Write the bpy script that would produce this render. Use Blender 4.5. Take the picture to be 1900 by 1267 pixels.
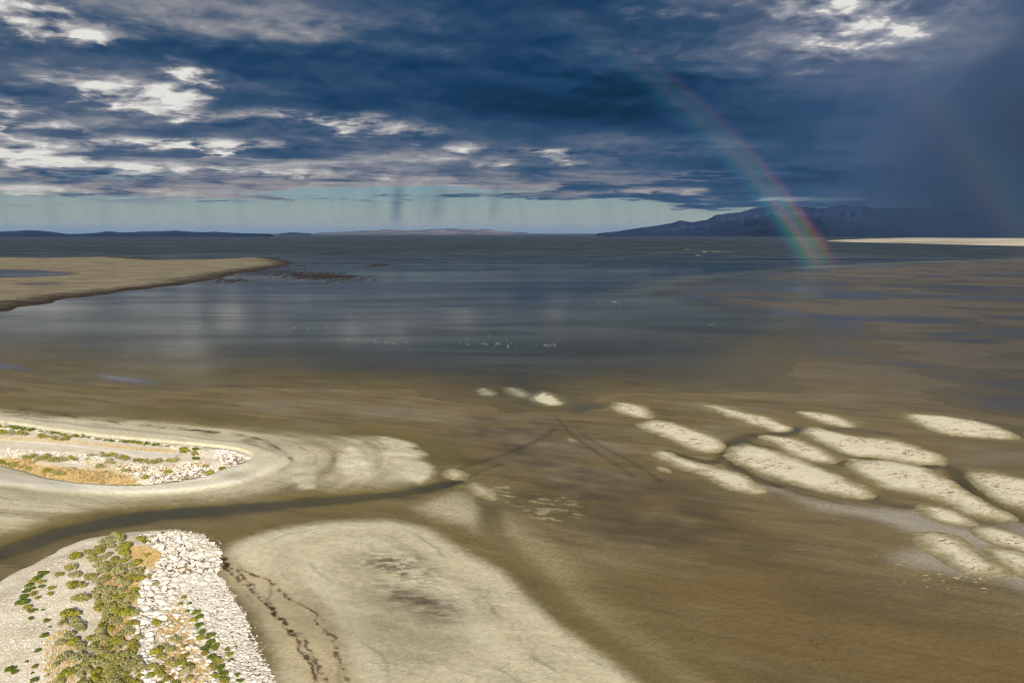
import bpy, math, random
import numpy as np
from mathutils import Vector, Matrix

for o in list(bpy.data.objects):
    bpy.data.objects.remove(o)
sc = bpy.context.scene
COL = sc.collection
R = math.radians

# ------------------------------------------------------------------ camera
F = 1477.0                      # focal length in pixels of the 1900 px wide photograph
CAMZ = 50.0
PITCH = math.atan(201.0 / F)
cd = bpy.data.cameras.new('camera')
cd.sensor_width = 36.0
cd.lens = 36.0 * F / 1900.0
cd.clip_start = 0.5
cd.clip_end = 400000.0
cam = bpy.data.objects.new('camera', cd)
COL.objects.link(cam)
cam.location = (0, 0, CAMZ)
cam.rotation_euler = (math.pi / 2 - PITCH, 0, 0)
sc.camera = cam
sc.view_settings.view_transform = 'Standard'
sc.view_settings.look = 'None'
sc.view_settings.gamma = 1.0
sc.view_settings.exposure = 0.72
sc.view_settings.use_curve_mapping = False
cy = sc.cycles
cy.max_bounces = 5
cy.diffuse_bounces = 1
cy.glossy_bounces = 2
cy.transmission_bounces = 2
cy.transparent_max_bounces = 16
cy.volume_bounces = 0
cy.use_adaptive_sampling = True
cy.filter_width = 1.1
cy.adaptive_threshold = 0.03
cy.caustics_reflective = False
cy.caustics_refractive = False
EXPO = 2.0 ** sc.view_settings.exposure


def ray(px, py):
    X = (px - 950.0) / F
    Y = -(py - 633.5) / F
    return np.array([X, math.cos(PITCH) + Y * math.sin(PITCH), -math.sin(PITCH) + Y * math.cos(PITCH)])


def gp(px, py, z=0.0):
    d = ray(px, py)
    t = (z - CAMZ) / d[2]
    return (d[0] * t, d[1] * t)


def azel(px, py):
    d = ray(px, py)
    return math.degrees(math.atan2(d[0], d[1])), math.degrees(math.atan2(d[2], math.hypot(d[0], d[1])))


def lin(r, g, b):
    def f(c):
        c /= 255.0
        return c / 12.92 if c <= 0.04045 else ((c + 0.055) / 1.055) ** 2.4
    return (f(r), f(g), f(b), 1.0)


# ------------------------------------------------------------------ shader expressions
class NT:
    def __init__(self, tree):
        self.t = tree

    def node(self, kind, **kw):
        n = self.t.nodes.new(kind)
        for k, v in kw.items():
            setattr(n, k, v)
        return n

    def put(self, inp, v):
        if isinstance(v, S):
            self.t.links.new(v.s, inp)
        elif isinstance(v, (tuple, list)):
            n = len(inp.default_value)
            v = tuple(v) + (1.0,) * (n - len(v))
            inp.default_value = v[:n]
        else:
            inp.default_value = v

    def math(self, op, a, b=None, c=None, clamp=False):
        n = self.node('ShaderNodeMath', operation=op, use_clamp=clamp)
        self.put(n.inputs[0], a)
        if b is not None:
            self.put(n.inputs[1], b)
        if c is not None:
            self.put(n.inputs[2], c)
        return S(self, n.outputs[0])

    def noise(self, vec, scale=1.0, detail=4.0, rough=0.55, dist=0.0, lac=2.0, ntype='FBM'):
        n = self.node('ShaderNodeTexNoise', noise_dimensions='3D')
        n.noise_type = ntype
        self.put(n.inputs['Vector'], vec)
        n.inputs['Scale'].default_value = scale
        n.inputs['Detail'].default_value = detail
        n.inputs['Roughness'].default_value = rough
        n.inputs['Lacunarity'].default_value = lac
        n.inputs['Distortion'].default_value = dist
        return S(self, n.outputs['Fac'])

    def vec(self, x, y, z=0.0):
        n = self.node('ShaderNodeCombineXYZ')
        self.put(n.inputs[0], x)
        self.put(n.inputs[1], y)
        self.put(n.inputs[2], z)
        return S(self, n.outputs[0])

    def sep(self, v):
        n = self.node('ShaderNodeSeparateXYZ')
        self.put(n.inputs[0], v)
        return [S(self, n.outputs[i]) for i in range(3)]

    def ss(self, v, a, b, lo=0.0, hi=1.0):
        n = self.node('ShaderNodeMapRange', interpolation_type='SMOOTHSTEP')
        self.put(n.inputs['Value'], v)
        self.put(n.inputs['From Min'], a)
        self.put(n.inputs['From Max'], b)
        self.put(n.inputs['To Min'], lo)
        self.put(n.inputs['To Max'], hi)
        return S(self, n.outputs[0])

    def mix(self, f, a, b):
        n = self.node('ShaderNodeMix', data_type='RGBA')
        self.put(n.inputs[0], f)
        self.put(n.inputs[6], a)
        self.put(n.inputs[7], b)
        return S(self, n.outputs[2])

    def mul(self, a, b):
        n = self.node('ShaderNodeMix', data_type='RGBA', blend_type='MULTIPLY')
        n.inputs[0].default_value = 1.0
        self.put(n.inputs[6], a)
        self.put(n.inputs[7], b)
        return S(self, n.outputs[2])

    def grey(self, v):
        return self.vec(v, v, v)

    def ramp(self, v, stops):
        n = self.node('ShaderNodeValToRGB')
        el = n.color_ramp.elements
        while len(el) < len(stops):
            el.new(0.5)
        for e, (p, c) in zip(el, stops):
            e.position = p
            e.color = tuple(c)[:3] + (1.0,)
        self.put(n.inputs[0], v)
        return S(self, n.outputs[0])

    def attr(self, name):
        n = self.node('ShaderNodeAttribute', attribute_name=name)
        return n

    def attr4(self, name):
        n = self.attr(name)
        c = self.node('ShaderNodeSeparateColor')
        self.t.links.new(n.outputs['Color'], c.inputs[0])
        return [S(self, c.outputs[i]) for i in range(3)] + [S(self, n.outputs['Alpha'])]

    def vor(self, vec, scale, feature='F1', out='Distance', rnd=1.0):
        n = self.node('ShaderNodeTexVoronoi', feature=feature)
        self.put(n.inputs['Vector'], vec)
        n.inputs['Scale'].default_value = scale
        n.inputs['Randomness'].default_value = rnd
        return S(self, n.outputs[out])


class S:
    def __init__(self, nt, s):
        self.nt, self.s = nt, s

    def __add__(self, o): return self.nt.math('ADD', self, o)
    __radd__ = __add__
    def __sub__(self, o): return self.nt.math('SUBTRACT', self, o)
    def __rsub__(self, o): return self.nt.math('SUBTRACT', o, self)
    def __mul__(self, o): return self.nt.math('MULTIPLY', self, o)
    __rmul__ = __mul__
    def __truediv__(self, o): return self.nt.math('DIVIDE', self, o)
    def __pow__(self, o): return self.nt.math('POWER', self, o)
    def max(self, o): return self.nt.math('MAXIMUM', self, o)
    def min(self, o): return self.nt.math('MINIMUM', self, o)
    def clamp(self): return self.nt.math('ADD', self, 0.0, clamp=True)


def material(name):
    m = bpy.data.materials.new(name)
    m.use_nodes = True
    m.node_tree.nodes.clear()
    nt = NT(m.node_tree)
    out = nt.node('ShaderNodeOutputMaterial')
    return m, nt, out


def bump(nt, height, strength, dist):
    n = nt.node('ShaderNodeBump')
    n.inputs['Strength'].default_value = strength
    n.inputs['Distance'].default_value = dist
    nt.put(n.inputs['Height'], height)
    return S(nt, n.outputs[0])


def principled(nt, out, color, rough=0.9, spec=0.3, normal=None):
    p = nt.node('ShaderNodeBsdfPrincipled')
    nt.put(p.inputs['Base Color'], color)
    nt.put(p.inputs['Roughness'], rough)
    nt.put(p.inputs['Specular IOR Level'], spec)
    if normal is not None:
        nt.put(p.inputs['Normal'], normal)
    nt.t.links.new(p.outputs[0], out.inputs['Surface'])
    return p


# ------------------------------------------------------------------ sun and sky
ANTI_AZ, ANTI_EL = -16.0, -22.5             # the point opposite the sun, centre of the rainbow
a_, e_ = R(ANTI_AZ), R(ANTI_EL)
LIGHT_DIR = Vector((math.sin(a_) * math.cos(e_), math.cos(a_) * math.cos(e_), math.sin(e_)))
sd_ = bpy.data.lights.new('sun', 'SUN')
sd_.energy = 4.4
sd_.angle = R(0.53)
sd_.color = (1.0, 0.95, 0.86)
sun = bpy.data.objects.new('sun', sd_)
COL.objects.link(sun)
sun.rotation_euler = LIGHT_DIR.to_track_quat('-Z', 'Y').to_euler()
sun.location = (-LIGHT_DIR * 300)

world = bpy.data.worlds.new('World')
sc.world = world
world.use_nodes = True
world.node_tree.nodes.clear()
W = NT(world.node_tree)
SKY_STRENGTH = 0.1


def build_sky():
    out = W.node('ShaderNodeOutputWorld')
    bg = W.node('ShaderNodeBackground')
    bg.inputs[1].default_value = SKY_STRENGTH
    W.t.links.new(bg.outputs[0], out.inputs[0])
    sky = W.node('ShaderNodeTexSky', sky_type='NISHITA')
    sky.sun_disc = False
    sky.sun_elevation = R(22.5)
    sky.sun_rotation = R(180.0 + ANTI_AZ)
    sky.altitude = 1300
    sky.air_density = 1.0
    sky.dust_density = 1.2
    sky.ozone_density = 2.0
    skyc = S(W, sky.outputs[0])
    tc = W.node('ShaderNodeTexCoord')
    dx, dy, dz = W.sep(S(W, tc.outputs['Generated']))
    DEG = 180 / math.pi
    az = W.math('ARCTAN2', dx, dy) * DEG
    el = W.math('ARCSINE', dz.min(1.0).max(-1.0)) * DEG
    zz = dz.max(0.0) + 0.075
    px, py = dx / zz, dy / zz
    k = 1.0 / (SKY_STRENGTH * EXPO)

    def n2(x, y, detail, rough=0.58):
        n = W.node('ShaderNodeTexNoise', noise_dimensions='2D')
        W.put(n.inputs['Vector'], W.vec(x, y, 0.0))
        n.inputs['Scale'].default_value = 1.0
        n.inputs['Detail'].default_value = detail
        n.inputs['Roughness'].default_value = rough
        return S(W, n.outputs['Fac'])

    wn1 = n2(px * 2.2, py * 2.2, 4, 0.6) - 0.5
    n_mid = n2(px * 2.4 + wn1 * 1.1 + 31.0, py * 3.0 + wn1 * 1.1 + 9.0, 6, 0.58)
    n_fine = n2(px * 8.0 + wn1 * 2.4, py * 9.0 + wn1 * 1.5 + 40.0, 5, 0.60)
    n_puff = n2(az * 0.21 + wn1 * 0.5, el * 0.52 + wn1 * 0.6 + 3.0, 6, 0.55)
    n_pup = n2(az * 0.21 + wn1 * 0.5, el * 0.52 + wn1 * 0.6 + 3.28, 3, 0.55)
    n_big = n2(px * 0.9 + 5.0, py * 1.2 + 3.0, 2, 0.5)
    n_str = n2(az * 0.050 + wn1 * 0.5, el * 0.75 + 17.0, 5, 0.62)              # low streaks
    # warp in degrees, flatter close to the horizon where the deck is seen edge-on
    flat = W.ss(el, 1.0, 12.0, 0.25, 1.0)
    azw = az + wn1 * 9.0 + (n_fine - 0.5) * 1.6
    elw = el + ((n_puff - 0.5) * 2.4 + (n_mid - 0.5) * 1.2 + (n_fine - 0.5) * 0.4) * flat
    AE = W.vec(azw, elw, 0.0)

    def total(feats):
        r = 0.0
        for (x, y, sx, sy, amp) in feats:
            a0, e0 = azel(x, y)
            ia, ie = F / DEG / sx, F / DEG / sy
            m = W.node('ShaderNodeVectorMath', operation='MULTIPLY_ADD')
            W.put(m.inputs[0], AE)
            m.inputs[1].default_value = (ia, ie, 0)
            m.inputs[2].default_value = (-a0 * ia, -e0 * ie, 0)
            d = W.node('ShaderNodeVectorMath', operation='DOT_PRODUCT')
            W.t.links.new(m.outputs[0], d.inputs[0])
            W.t.links.new(m.outputs[0], d.inputs[1])
            g = W.math('POWER', 0.36788, S(W, d.outputs['Value']))
            r = W.math('MULTIPLY_ADD', g, amp, r)
        return r

    white = total(SKY_WHITE)
    dark = total(SKY_DARK)
    lift = total(SKY_LIFT)
    # the shower on the right hangs as a smooth curtain
    shower = W.ss(az + el * 0.9, 19.0, 30.0) * W.ss(el, 16.0, 8.0) * W.ss(az, 75.0, 45.0)
    front = W.ss(W.math('ABSOLUTE', az), 120.0, 60.0)          # the storm stands ahead, it breaks up behind
    tex = (n_big - 0.5) * 0.50 + (n_mid - 0.5) * 0.45 + (n_puff - n_pup) * 0.55 + (n_fine - 0.5) * 0.14
    L = 0.17 + lift - dark + tex * (1.0 - shower * 0.85) * (0.40 + lift * 2.0)
    L = L + W.ss(el, 7.0, 3.6) * W.ss(n_str, 0.50, 0.72) * 0.30 * (1.0 - shower)
    wcov = white + ((n_puff - 0.5) * 1.9 + (n_mid - 0.5) * 0.5 + (n_fine - 0.5) * 0.25) * W.ss(white, 0.02, 0.40)
    wh = W.ss(wcov, 0.02, 1.55)
    L = (L + wh * (0.50 + (n_puff - n_pup) * 2.2 + (n_fine - 0.5) * 0.5 + (n_mid - 0.5) * 0.4)).clamp()
    L = L + (1.0 - front) * (W.ss(n_big, 0.40, 0.62) * 0.5 + 0.12)
    # slanting rain streaks in the shower
    ncurt = n2(az * 0.26 - el * 0.13, el * 0.012 + 4.0, 2, 0.5)
    L = L + shower * (ncurt - 0.5) * 0.26

    cloud = W.ramp(L, [(0.0, lin(0, 38, 64)), (0.13, lin(18, 55, 90)), (0.30, lin(46, 75, 106)), (0.45, lin(82, 97, 120)),
                       (0.62, lin(136, 138, 146)), (0.80, lin(184, 183, 183)), (1.0, lin(230, 227, 221))])
    rainc = W.ramp(L, [(0.0, lin(22, 50, 82)), (0.25, lin(46, 74, 108)), (0.5, lin(82, 98, 126)), (0.8, lin(146, 150, 164)), (1.0, lin(230, 226, 220))])
    cloud = W.mix(shower.max(W.ss(az, 8.0, 24.0) * 0.75) * front, cloud, rainc)
    # low warm tint where evening light gets under the deck
    cloud = W.mix(W.ss(el, 5.0, 2.2) * W.ss(L, 0.25, 0.5) * W.ss(az, 18.0, 11.0) * 0.5, cloud, lin(188, 172, 160))

    # lower edge of the deck
    edge = 2.45 + (n_str - 0.5) * 3.4 + (n_mid - 0.5) * 0.8 - W.ss(az, 4.0, 15.0) * 0.7
    deck = W.ss(el - edge, -0.10, 0.25)
    deck = deck.max(shower).max(W.ss(az, 14.0, 21.0) * 0.85)
    deck_back = W.ss(n_big, 0.42, 0.58) * W.ss(el, 2.0, 9.0) * 0.8
    deck = deck * front + deck_back * (1.0 - front)
    # gaps of open sky near the lower edge, thin scud below it
    gaps = W.ss(n_str, 0.42, 0.32) * W.ss(el, 4.4, 2.8) * W.ss(az, -2.0, -10.0)
    deck = deck * (1.0 - gaps * 0.9)
    scud = W.ss(n2(az * 0.10 + 60.0, el * 1.5, 4, 0.62), 0.56, 0.72) * W.ss(el, 1.2, 1.8) * 0.5 * (W.ss(az, -13.0, -17.0) + W.ss(az, 3.0, 8.0))
    deck = deck.max(scud * front)

    # clear band: blue-green paling to the horizon in the dusty air under the storm
    clear = W.ramp(el / 5.0, [(0.0, lin(132, 138, 132)), (0.12, lin(158, 161, 148)), (0.30, lin(148, 160, 150)), (0.48, lin(136, 156, 154)), (0.8, lin(100, 150, 172)), (1.0, lin(80, 135, 170))])
    # dark rain shafts and fine rain hanging under the deck
    shafts = 0.0
    for (x, wd, amp, y0) in ((738, 11, .52, 430), (814, 16, .34, 424), (918, 9, .26, 420), (785, 7, .15, 412), (690, 14, .12, 425)):
        a0, e0 = azel(x, 370)
        u = (az - (a0 - (e0 - el) * 0.16)) * (F / DEG / wd)
        g = W.math('POWER', 0.36788, u * u) * amp
        shafts = W.math('MULTIPLY_ADD', g, W.ss(el, azel(x, y0)[1] - 0.2, azel(x, 395)[1]), shafts)
    shafts = shafts + (n2(az * 0.8 + el * 0.1, el * 0.03 + 8.0, 3, 0.6) - 0.45).max(0.0) * 0.6
    clear = W.mix(W.ss(az, -30.0, 0.0) * W.ss(el, 1.2, 0.2) * 0.25, clear, lin(150, 140, 130))
    clear = W.mul(clear, (k, k, k, 1.0))
    clear = W.mix(front * W.ss(el, 20.0, 6.0) * 0.97, skyc, clear)
    cloud = W.mul(cloud, (k, k, k, 1.0))
    hang = W.mul(lin(66, 92, 112), (k, k, k, 1.0))
    W.put(bg.inputs[0], W.mix(shafts.clamp() * W.ss(el, 4.2, 2.5), W.mix(deck.clamp(), clear, cloud), hang))


# cloud features as seen from the shore: photo x, y, half widths, weight
SKY_WHITE = [
    (0, 10, 110, 44, 1.1), (120, 62, 60, 10, .9), (340, 132, 44, 15, 1.3), (225, 165, 100, 24, 1.2),
    (270, 195, 80, 14, .7), (60, 232, 90, 11, 1.0), (10, 190, 40, 16, .75), (370, 266, 120, 9, 1.35),
    (20, 288, 100, 22, 1.2), (360, 312, 200, 10, .95), (110, 324, 200, 9, .8), (60, 352, 200, 10, 1.0),
    (560, 377, 70, 8, 1.0), (745, 243, 100, 17, 1.0), (620, 212, 120, 12, .7), (1620, 25, 75, 45, .55),
    (1570, 95, 70, 36, .45), (1480, 30, 160, 55, .50), (1130, 8, 120, 20, .4), (1000, 303, 100, 6, .6), (900, 275, 200, 8, .45), (1150, 285, 200, 7, .35), (600, 325, 160, 7, .65),
    (1240, 352, 120, 7, .5), (430, 215, 120, 14, .5),
]
SKY_DARK = [
    (1100, 190, 190, 50, .24), (850, 110, 260, 70, .10), (620, 175, 160, 40, .10), (330, 88, 260, 22, .18),
    (250, 282, 170, 11, .16), (1480, 330, 150, 14, .24), (1400, 240, 200, 60, .08), (300, 240, 200, 14, .14),
]
SKY_LIFT = [
    (150, 20, 560, 80, .26), (1560, 60, 260, 100, .28), (1880, 130, 220, 180, .24), (0, 230, 600, 130, .24),
    (1280, 60, 230, 80, .14), (850, 300, 800, 70, .22), (1800, 420, 260, 70, .05), (600, 30, 300, 40, .10),
]
build_sky()
world.cycles.sampling_method = 'MANUAL'
world.cycles.sample_map_resolution = 512

# ------------------------------------------------------------------ numpy helpers
def smooth(x, a, b):
    t = np.clip((x - a) / (b - a), 0.0, 1.0)
    return t * t * (3 - 2 * t)


def _hash(ix, iy, seed):
    h = (ix.astype(np.int64) * 374761393 + iy.astype(np.int64) * 668265263 + seed * 1442695041) & 0xFFFFFFFF
    h = ((h ^ (h >> 13)) * 1274126177) & 0xFFFFFFFF
    return ((h ^ (h >> 16)) & 0xFFFF) / 65535.0


def vnoise(x, y, seed=0):
    ix, iy = np.floor(x), np.floor(y)
    fx, fy = x - ix, y - iy
    u = fx * fx * fx * (fx * (fx * 6 - 15) + 10)
    v = fy * fy * fy * (fy * (fy * 6 - 15) + 10)
    a = _hash(ix, iy, seed)
    b = _hash(ix + 1, iy, seed)
    c = _hash(ix, iy + 1, seed)
    d = _hash(ix + 1, iy + 1, seed)
    return (a + (b - a) * u) * (1 - v) + (c + (d - c) * u) * v


def fbm(x, y, octv=4, seed=0, gain=0.5):
    r, amp, tot = 0.0, 1.0, 0.0
    ca, sa = math.cos(0.6), math.sin(0.6)
    for i in range(octv):
        r = r + amp * vnoise(x, y, seed + i * 17)
        tot += amp
        amp *= gain
        x, y = (ca * x - sa * y) * 2.03 + 7.1, (sa * x + ca * y) * 2.03 + 3.7
    return r / tot - 0.5


def wpts(pts, z=0.0):
    return np.array([gp(x, y, z) for x, y in pts])


def catmull(P, closed=True, n=5):
    P = np.asarray(P, float)
    m = len(P)
    out = []
    for i in range(m if closed else m - 1):
        if closed:
            p0, p1, p2, p3 = P[i - 1], P[i], P[(i + 1) % m], P[(i + 2) % m]
        else:
            p0, p1, p2, p3 = P[max(i - 1, 0)], P[i], P[i + 1], P[min(i + 2, m - 1)]
        for k in range(n):
            t = k / n
            out.append(0.5 * (2 * p1 + (p2 - p0) * t + (2 * p0 - 5 * p1 + 4 * p2 - p3) * t * t + (3 * p1 - p0 - 3 * p2 + p3) * t ** 3))
    if not closed:
        out.append(P[-1])
    return np.array(out)


def segdist(X, Y, A, B):
    best = np.full(X.shape, 1e18)
    for (ax, ay), (bx, by) in zip(A, B):
        dx, dy = bx - ax, by - ay
        L = dx * dx + dy * dy + 1e-12
        t = np.clip(((X - ax) * dx + (Y - ay) * dy) / L, 0, 1)
        d = (X - ax - t * dx) ** 2 + (Y - ay - t * dy) ** 2
        np.minimum(best, d, out=best)
    return np.sqrt(best)


def polysd(X, Y, poly, margin=40.0):
    """signed distance in metres, positive inside; -margin where far away"""
    poly = np.asarray(poly)
    out = np.full(X.shape, -float(margin))
    lo, hi = poly.min(0) - margin, poly.max(0) + margin
    m = (X > lo[0]) & (X < hi[0]) & (Y > lo[1]) & (Y < hi[1])
    if not m.any():
        return out
    x, y = X[m], Y[m]
    A, B = poly, np.roll(poly, -1, 0)
    d = segdist(x, y, A, B)
    ins = np.zeros(x.shape, bool)
    for (ax, ay), (bx, by) in zip(A, B):
        c = (ay > y) != (by > y)
        if by != ay:
            ins ^= c & (x < (bx - ax) * (y - ay) / (by - ay) + ax)
    out[m] = np.maximum(np.where(ins, d, -d), -margin)
    return out


def polyline(X, Y, pts, margin=25.0):
    pts = np.asarray(pts)
    out = np.full(X.shape, float(margin))
    lo, hi = pts.min(0) - margin, pts.max(0) + margin
    m = (X > lo[0]) & (X < hi[0]) & (Y > lo[1]) & (Y < hi[1])
    if m.any():
        out[m] = np.minimum(segdist(X[m], Y[m], pts[:-1], pts[1:]), margin)
    return out


def mesh_obj(name, verts, faces, mat=None, smooth_shade=True, attrs=None, parent=None):
    me = bpy.data.meshes.new(name)
    verts = np.asarray(verts, np.float32)
    faces = np.asarray(faces, np.int32)
    nv, nf, k = len(verts), len(faces), faces.shape[1]
    me.vertices.add(nv)
    me.vertices.foreach_set('co', verts.ravel())
    me.loops.add(nf * k)
    me.loops.foreach_set('vertex_index', faces.ravel())
    me.polygons.add(nf)
    me.polygons.foreach_set('loop_start', np.arange(0, nf * k, k, dtype=np.int32))
    me.polygons.foreach_set('use_smooth', np.full(nf, smooth_shade, bool))
    me.update(calc_edges=True)
    me.validate()
    for an, arr in (attrs or {}).items():
        arr = np.asarray(arr, np.float32)
        if arr.ndim == 1:
            at = me.attributes.new(an, 'FLOAT', 'POINT')
            at.data.foreach_set('value', arr)
        else:
            at = me.attributes.new(an, 'FLOAT_COLOR', 'POINT')
            at.data.foreach_set('color', arr.ravel())
    if mat:
        me.materials.append(mat)
    o = bpy.data.objects.new(name, me)
    COL.objects.link(o)
    if parent:
        o.parent = parent
    return o


def tag(o, label=None, cat=None, group=None, kind=None):
    if label:
        o['label'] = label
    if cat:
        o['category'] = cat
    if group:
        o['group'] = group
    if kind:
        o['kind'] = kind
    return o


def gridfaces(nr, nc, wrap=False):
    i = np.arange(nr - 1)[:, None]
    j = np.arange(nc if wrap else nc - 1)[None, :]
    jn = (j + 1) % nc
    return np.stack([i * nc + j, i * nc + jn, (i + 1) * nc + jn, (i + 1) * nc + j], -1).reshape(-1, 4)


# ------------------------------------------------------------------ outlines of the place (read off the photograph, laid on the ground)
SANDBARS = [
    ([(888, 723), (897, 719), (912, 725), (918, 732), (905, 734), (892, 730)], .22,
     'tiny oval sand bar alone left of the joined pair of pale bars'),
    ([(935, 718), (960, 718), (980, 726), (986, 735), (968, 739), (950, 735), (938, 728)], .3,
     'left half of the joined pair of pale sand bars in mid flat'),
    ([(978, 738), (1000, 724), (1020, 726), (1040, 738), (1046, 748), (1030, 753), (1005, 751)], .32,
     'right half of the joined pair of pale sand bars in mid flat'),
    ([(1139, 748), (1160, 747), (1185, 752), (1205, 764), (1210, 773), (1195, 777), (1165, 772), (1145, 762)], .34,
     'small rounded pale sand bar just right of the blue pool'),
    ([(1183, 785), (1215, 780), (1255, 785), (1300, 800), (1335, 815), (1341, 830), (1325, 838), (1300, 838), (1265, 825), (1225, 808), (1195, 795)], .42,
     'broad oval sand bar with brown wrack flecks below the small rounded bar'),
    ([(1300, 751), (1330, 752), (1380, 764), (1430, 775), (1460, 788), (1466, 797), (1445, 802), (1420, 798), (1385, 785), (1340, 768), (1310, 758)], .36,
     'long tapered sand bar at the back of the group, pointed end to the left'),
    ([(1481, 765), (1510, 764), (1545, 770), (1575, 780), (1587, 790), (1575, 793), (1545, 790), (1505, 778)], .3,
     'slim small sand bar behind the two-lobed bar'),
    ([(1675, 768), (1715, 768), (1770, 775), (1830, 785), (1870, 800), (1881, 811), (1860, 815), (1810, 811), (1750, 805), (1710, 790)], .42,
     'isolated spindle-shaped sand bar at the far right of the group'),
    ([(1480, 797), (1515, 794), (1550, 803), (1600, 810), (1650, 815), (1700, 830), (1740, 845), (1750, 857), (1735, 862), (1700, 860), (1660, 855), (1620, 848), (1585, 845), (1540, 833), (1505, 812)], .4,
     'long two-lobed sand bar with a grey band across its middle'),
    ([(1408, 808), (1440, 808), (1480, 815), (1520, 830), (1550, 845), (1558, 855), (1545, 862), (1515, 860), (1470, 845), (1440, 828)], .38,
     'oval ringed sand bar between two dark channels in the group centre'),
    ([(1350, 835), (1375, 820), (1410, 828), (1450, 840), (1500, 860), (1560, 885), (1600, 905), (1616, 920), (1600, 928), (1560, 922), (1500, 908), (1440, 890), (1390, 870), (1358, 855)], .45,
     'large elongated sand bar with brown streaks, left of the widest bar'),
    ([(1212, 840), (1240, 838), (1280, 852), (1340, 868), (1380, 885), (1405, 903), (1418, 914), (1400, 918), (1370, 912), (1330, 900), (1290, 880), (1240, 862)], .38,
     'narrow slanting sand bar nearest the dark mud, leftmost of the front row'),
    ([(1567, 862), (1590, 852), (1650, 855), (1700, 862), (1735, 875), (1765, 890), (1800, 912), (1850, 940), (1885, 960), (1880, 968), (1840, 965), (1800, 955), (1760, 935), (1720, 922), (1680, 915), (1640, 905), (1600, 885)], .46,
     'widest and longest sand bar with a thin tail running down right'),
    ([(1788, 880), (1815, 876), (1860, 880), (1910, 890), (1960, 910), (1990, 950), (1960, 965), (1900, 945), (1850, 930), (1815, 910)], .44,
     'speckled sand bar cut by the right picture edge beside a dark channel'),
    ([(1703, 942), (1730, 940), (1760, 950), (1790, 968), (1785, 974), (1750, 968), (1720, 955)], .22,
     'short ragged sand bar on the grey silt below the widest bar'),
    ([(1818, 983), (1845, 983), (1880, 992), (1930, 1005), (1980, 1030), (1960, 1040), (1900, 1022), (1860, 1010), (1830, 995)], .28,
     'upper of two narrow sand bars on grey silt at the right edge'),
    ([(1715, 995), (1745, 993), (1780, 1005), (1815, 1030), (1850, 1055), (1840, 1065), (1800, 1062), (1760, 1040), (1725, 1015)], .3,
     'lowest broad sand bar, ragged along its lower side'),
    ([(1835, 1022), (1865, 1023), (1900, 1035), (1960, 1060), (1980, 1085), (1950, 1085), (1890, 1060), (1850, 1038)], .28,
     'lower of two narrow sand bars on grey silt at the right edge'),
    ([(870, 905), (880, 897), (905, 905), (920, 920), (920, 930), (900, 925), (880, 915)], .22,
     'small crusted mound at the mouth of the dark channel'),
    ([(825, 880), (838, 870), (858, 876), (866, 886), (845, 890)], .15,
     'tiny tan mound just off the tip of the sandy apron'),
]
NEAR_SPIT = [(-260, 1150), (-120, 1120), (-30, 1092), (20, 1066), (75, 1036), (130, 1010), (190, 994), (250, 986), (320, 983), (372, 990), (402, 1005), (412, 1028),
             (407, 1055), (425, 1085), (450, 1130), (480, 1190), (510, 1250), (540, 1320), (600, 1460), (-100, 1700), (-500, 1400)]
MID_SPIT = [(-520, 750), (-200, 768), (0, 784), (100, 798), (200, 811), (300, 820), (400, 829), (450, 836), (478, 848), (468, 860), (430, 873), (390, 889), (330, 901),
            (250, 909), (150, 905), (80, 895), (20, 878), (-60, 862), (-250, 850), (-520, 835)]
MID_BEACH = [(-520, 730), (-200, 755), (0, 772), (150, 790), (300, 806), (400, 818), (470, 828), (520, 845), (533, 860), (490, 886), (430, 904), (330, 918),
             (200, 923), (100, 918), (0, 908), (-200, 895), (-520, 880)]
MID_APRON = [(-520, 705), (-200, 728), (0, 757), (150, 770), (350, 782), (500, 794), (620, 806), (700, 808), (760, 822), (800, 845), (820, 872), (812, 895), (780, 910), (650, 916), (550, 921),
             (400, 936), (250, 948), (120, 968), (0, 1005), (-300, 1060), (-700, 1000)]
FAR_SPIT = [(-500, 474), (0, 477), (100, 478), (200, 476), (260, 479), (310, 482), (400, 480), (480, 477), (520, 481), (543, 489), (510, 497), (450, 506), (400, 517),
            (350, 527), (280, 535), (200, 545), (120, 556), (60, 567), (0, 580), (-200, 605), (-500, 640)]
SAND_FLAT = [(410, 1020), (470, 990), (550, 972), (640, 961), (760, 964), (850, 1000), (900, 1030), (960, 1062), (1010, 1110), (1060, 1150), (1130, 1200), (1190, 1235),
             (1210, 1267), (1240, 1340), (1300, 1500), (560, 1500), (480, 1220), (405, 1080)]
WATER_EDGE = [(-900, 640), (-300, 672), (0, 702), (150, 716), (300, 724), (450, 718), (600, 721), (780, 723), (850, 734), (930, 742), (1000, 755), (1080, 735), (1180, 719), (1300, 722),
              (1400, 716), (1472, 722), (1440, 695), (1520, 680), (1620, 712), (1750, 745), (1900, 778), (2200, 815), (2600, 850)]
CHANNEL = [(-300, 1075), (-60, 1040), (60, 1006), (160, 978), (280, 956), (420, 942), (560, 933), (700, 920), (800, 905), (850, 893)]
ROAD_MID = [(-400, 786), (-150, 803), (0, 812), (80, 818), (160, 826), (230, 836), (290, 844), (330, 845)]

wSAND = [catmull(wpts(p)) for p, h, l in SANDBARS]
wNEAR, wMID, wBEACH, wAPRON = (catmull(wpts(p)) for p in (NEAR_SPIT, MID_SPIT, MID_BEACH, MID_APRON))
wFLAT = catmull(wpts(SAND_FLAT))
wFAR = catmull(wpts(FAR_SPIT))
wCHAN = catmull(wpts(CHANNEL), False)
wWATER = np.concatenate([catmull(wpts(WATER_EDGE), False), np.array([[60000, 40000], [60000, 90000], [-60000, 90000], [-60000, 40000]], float)])


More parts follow.
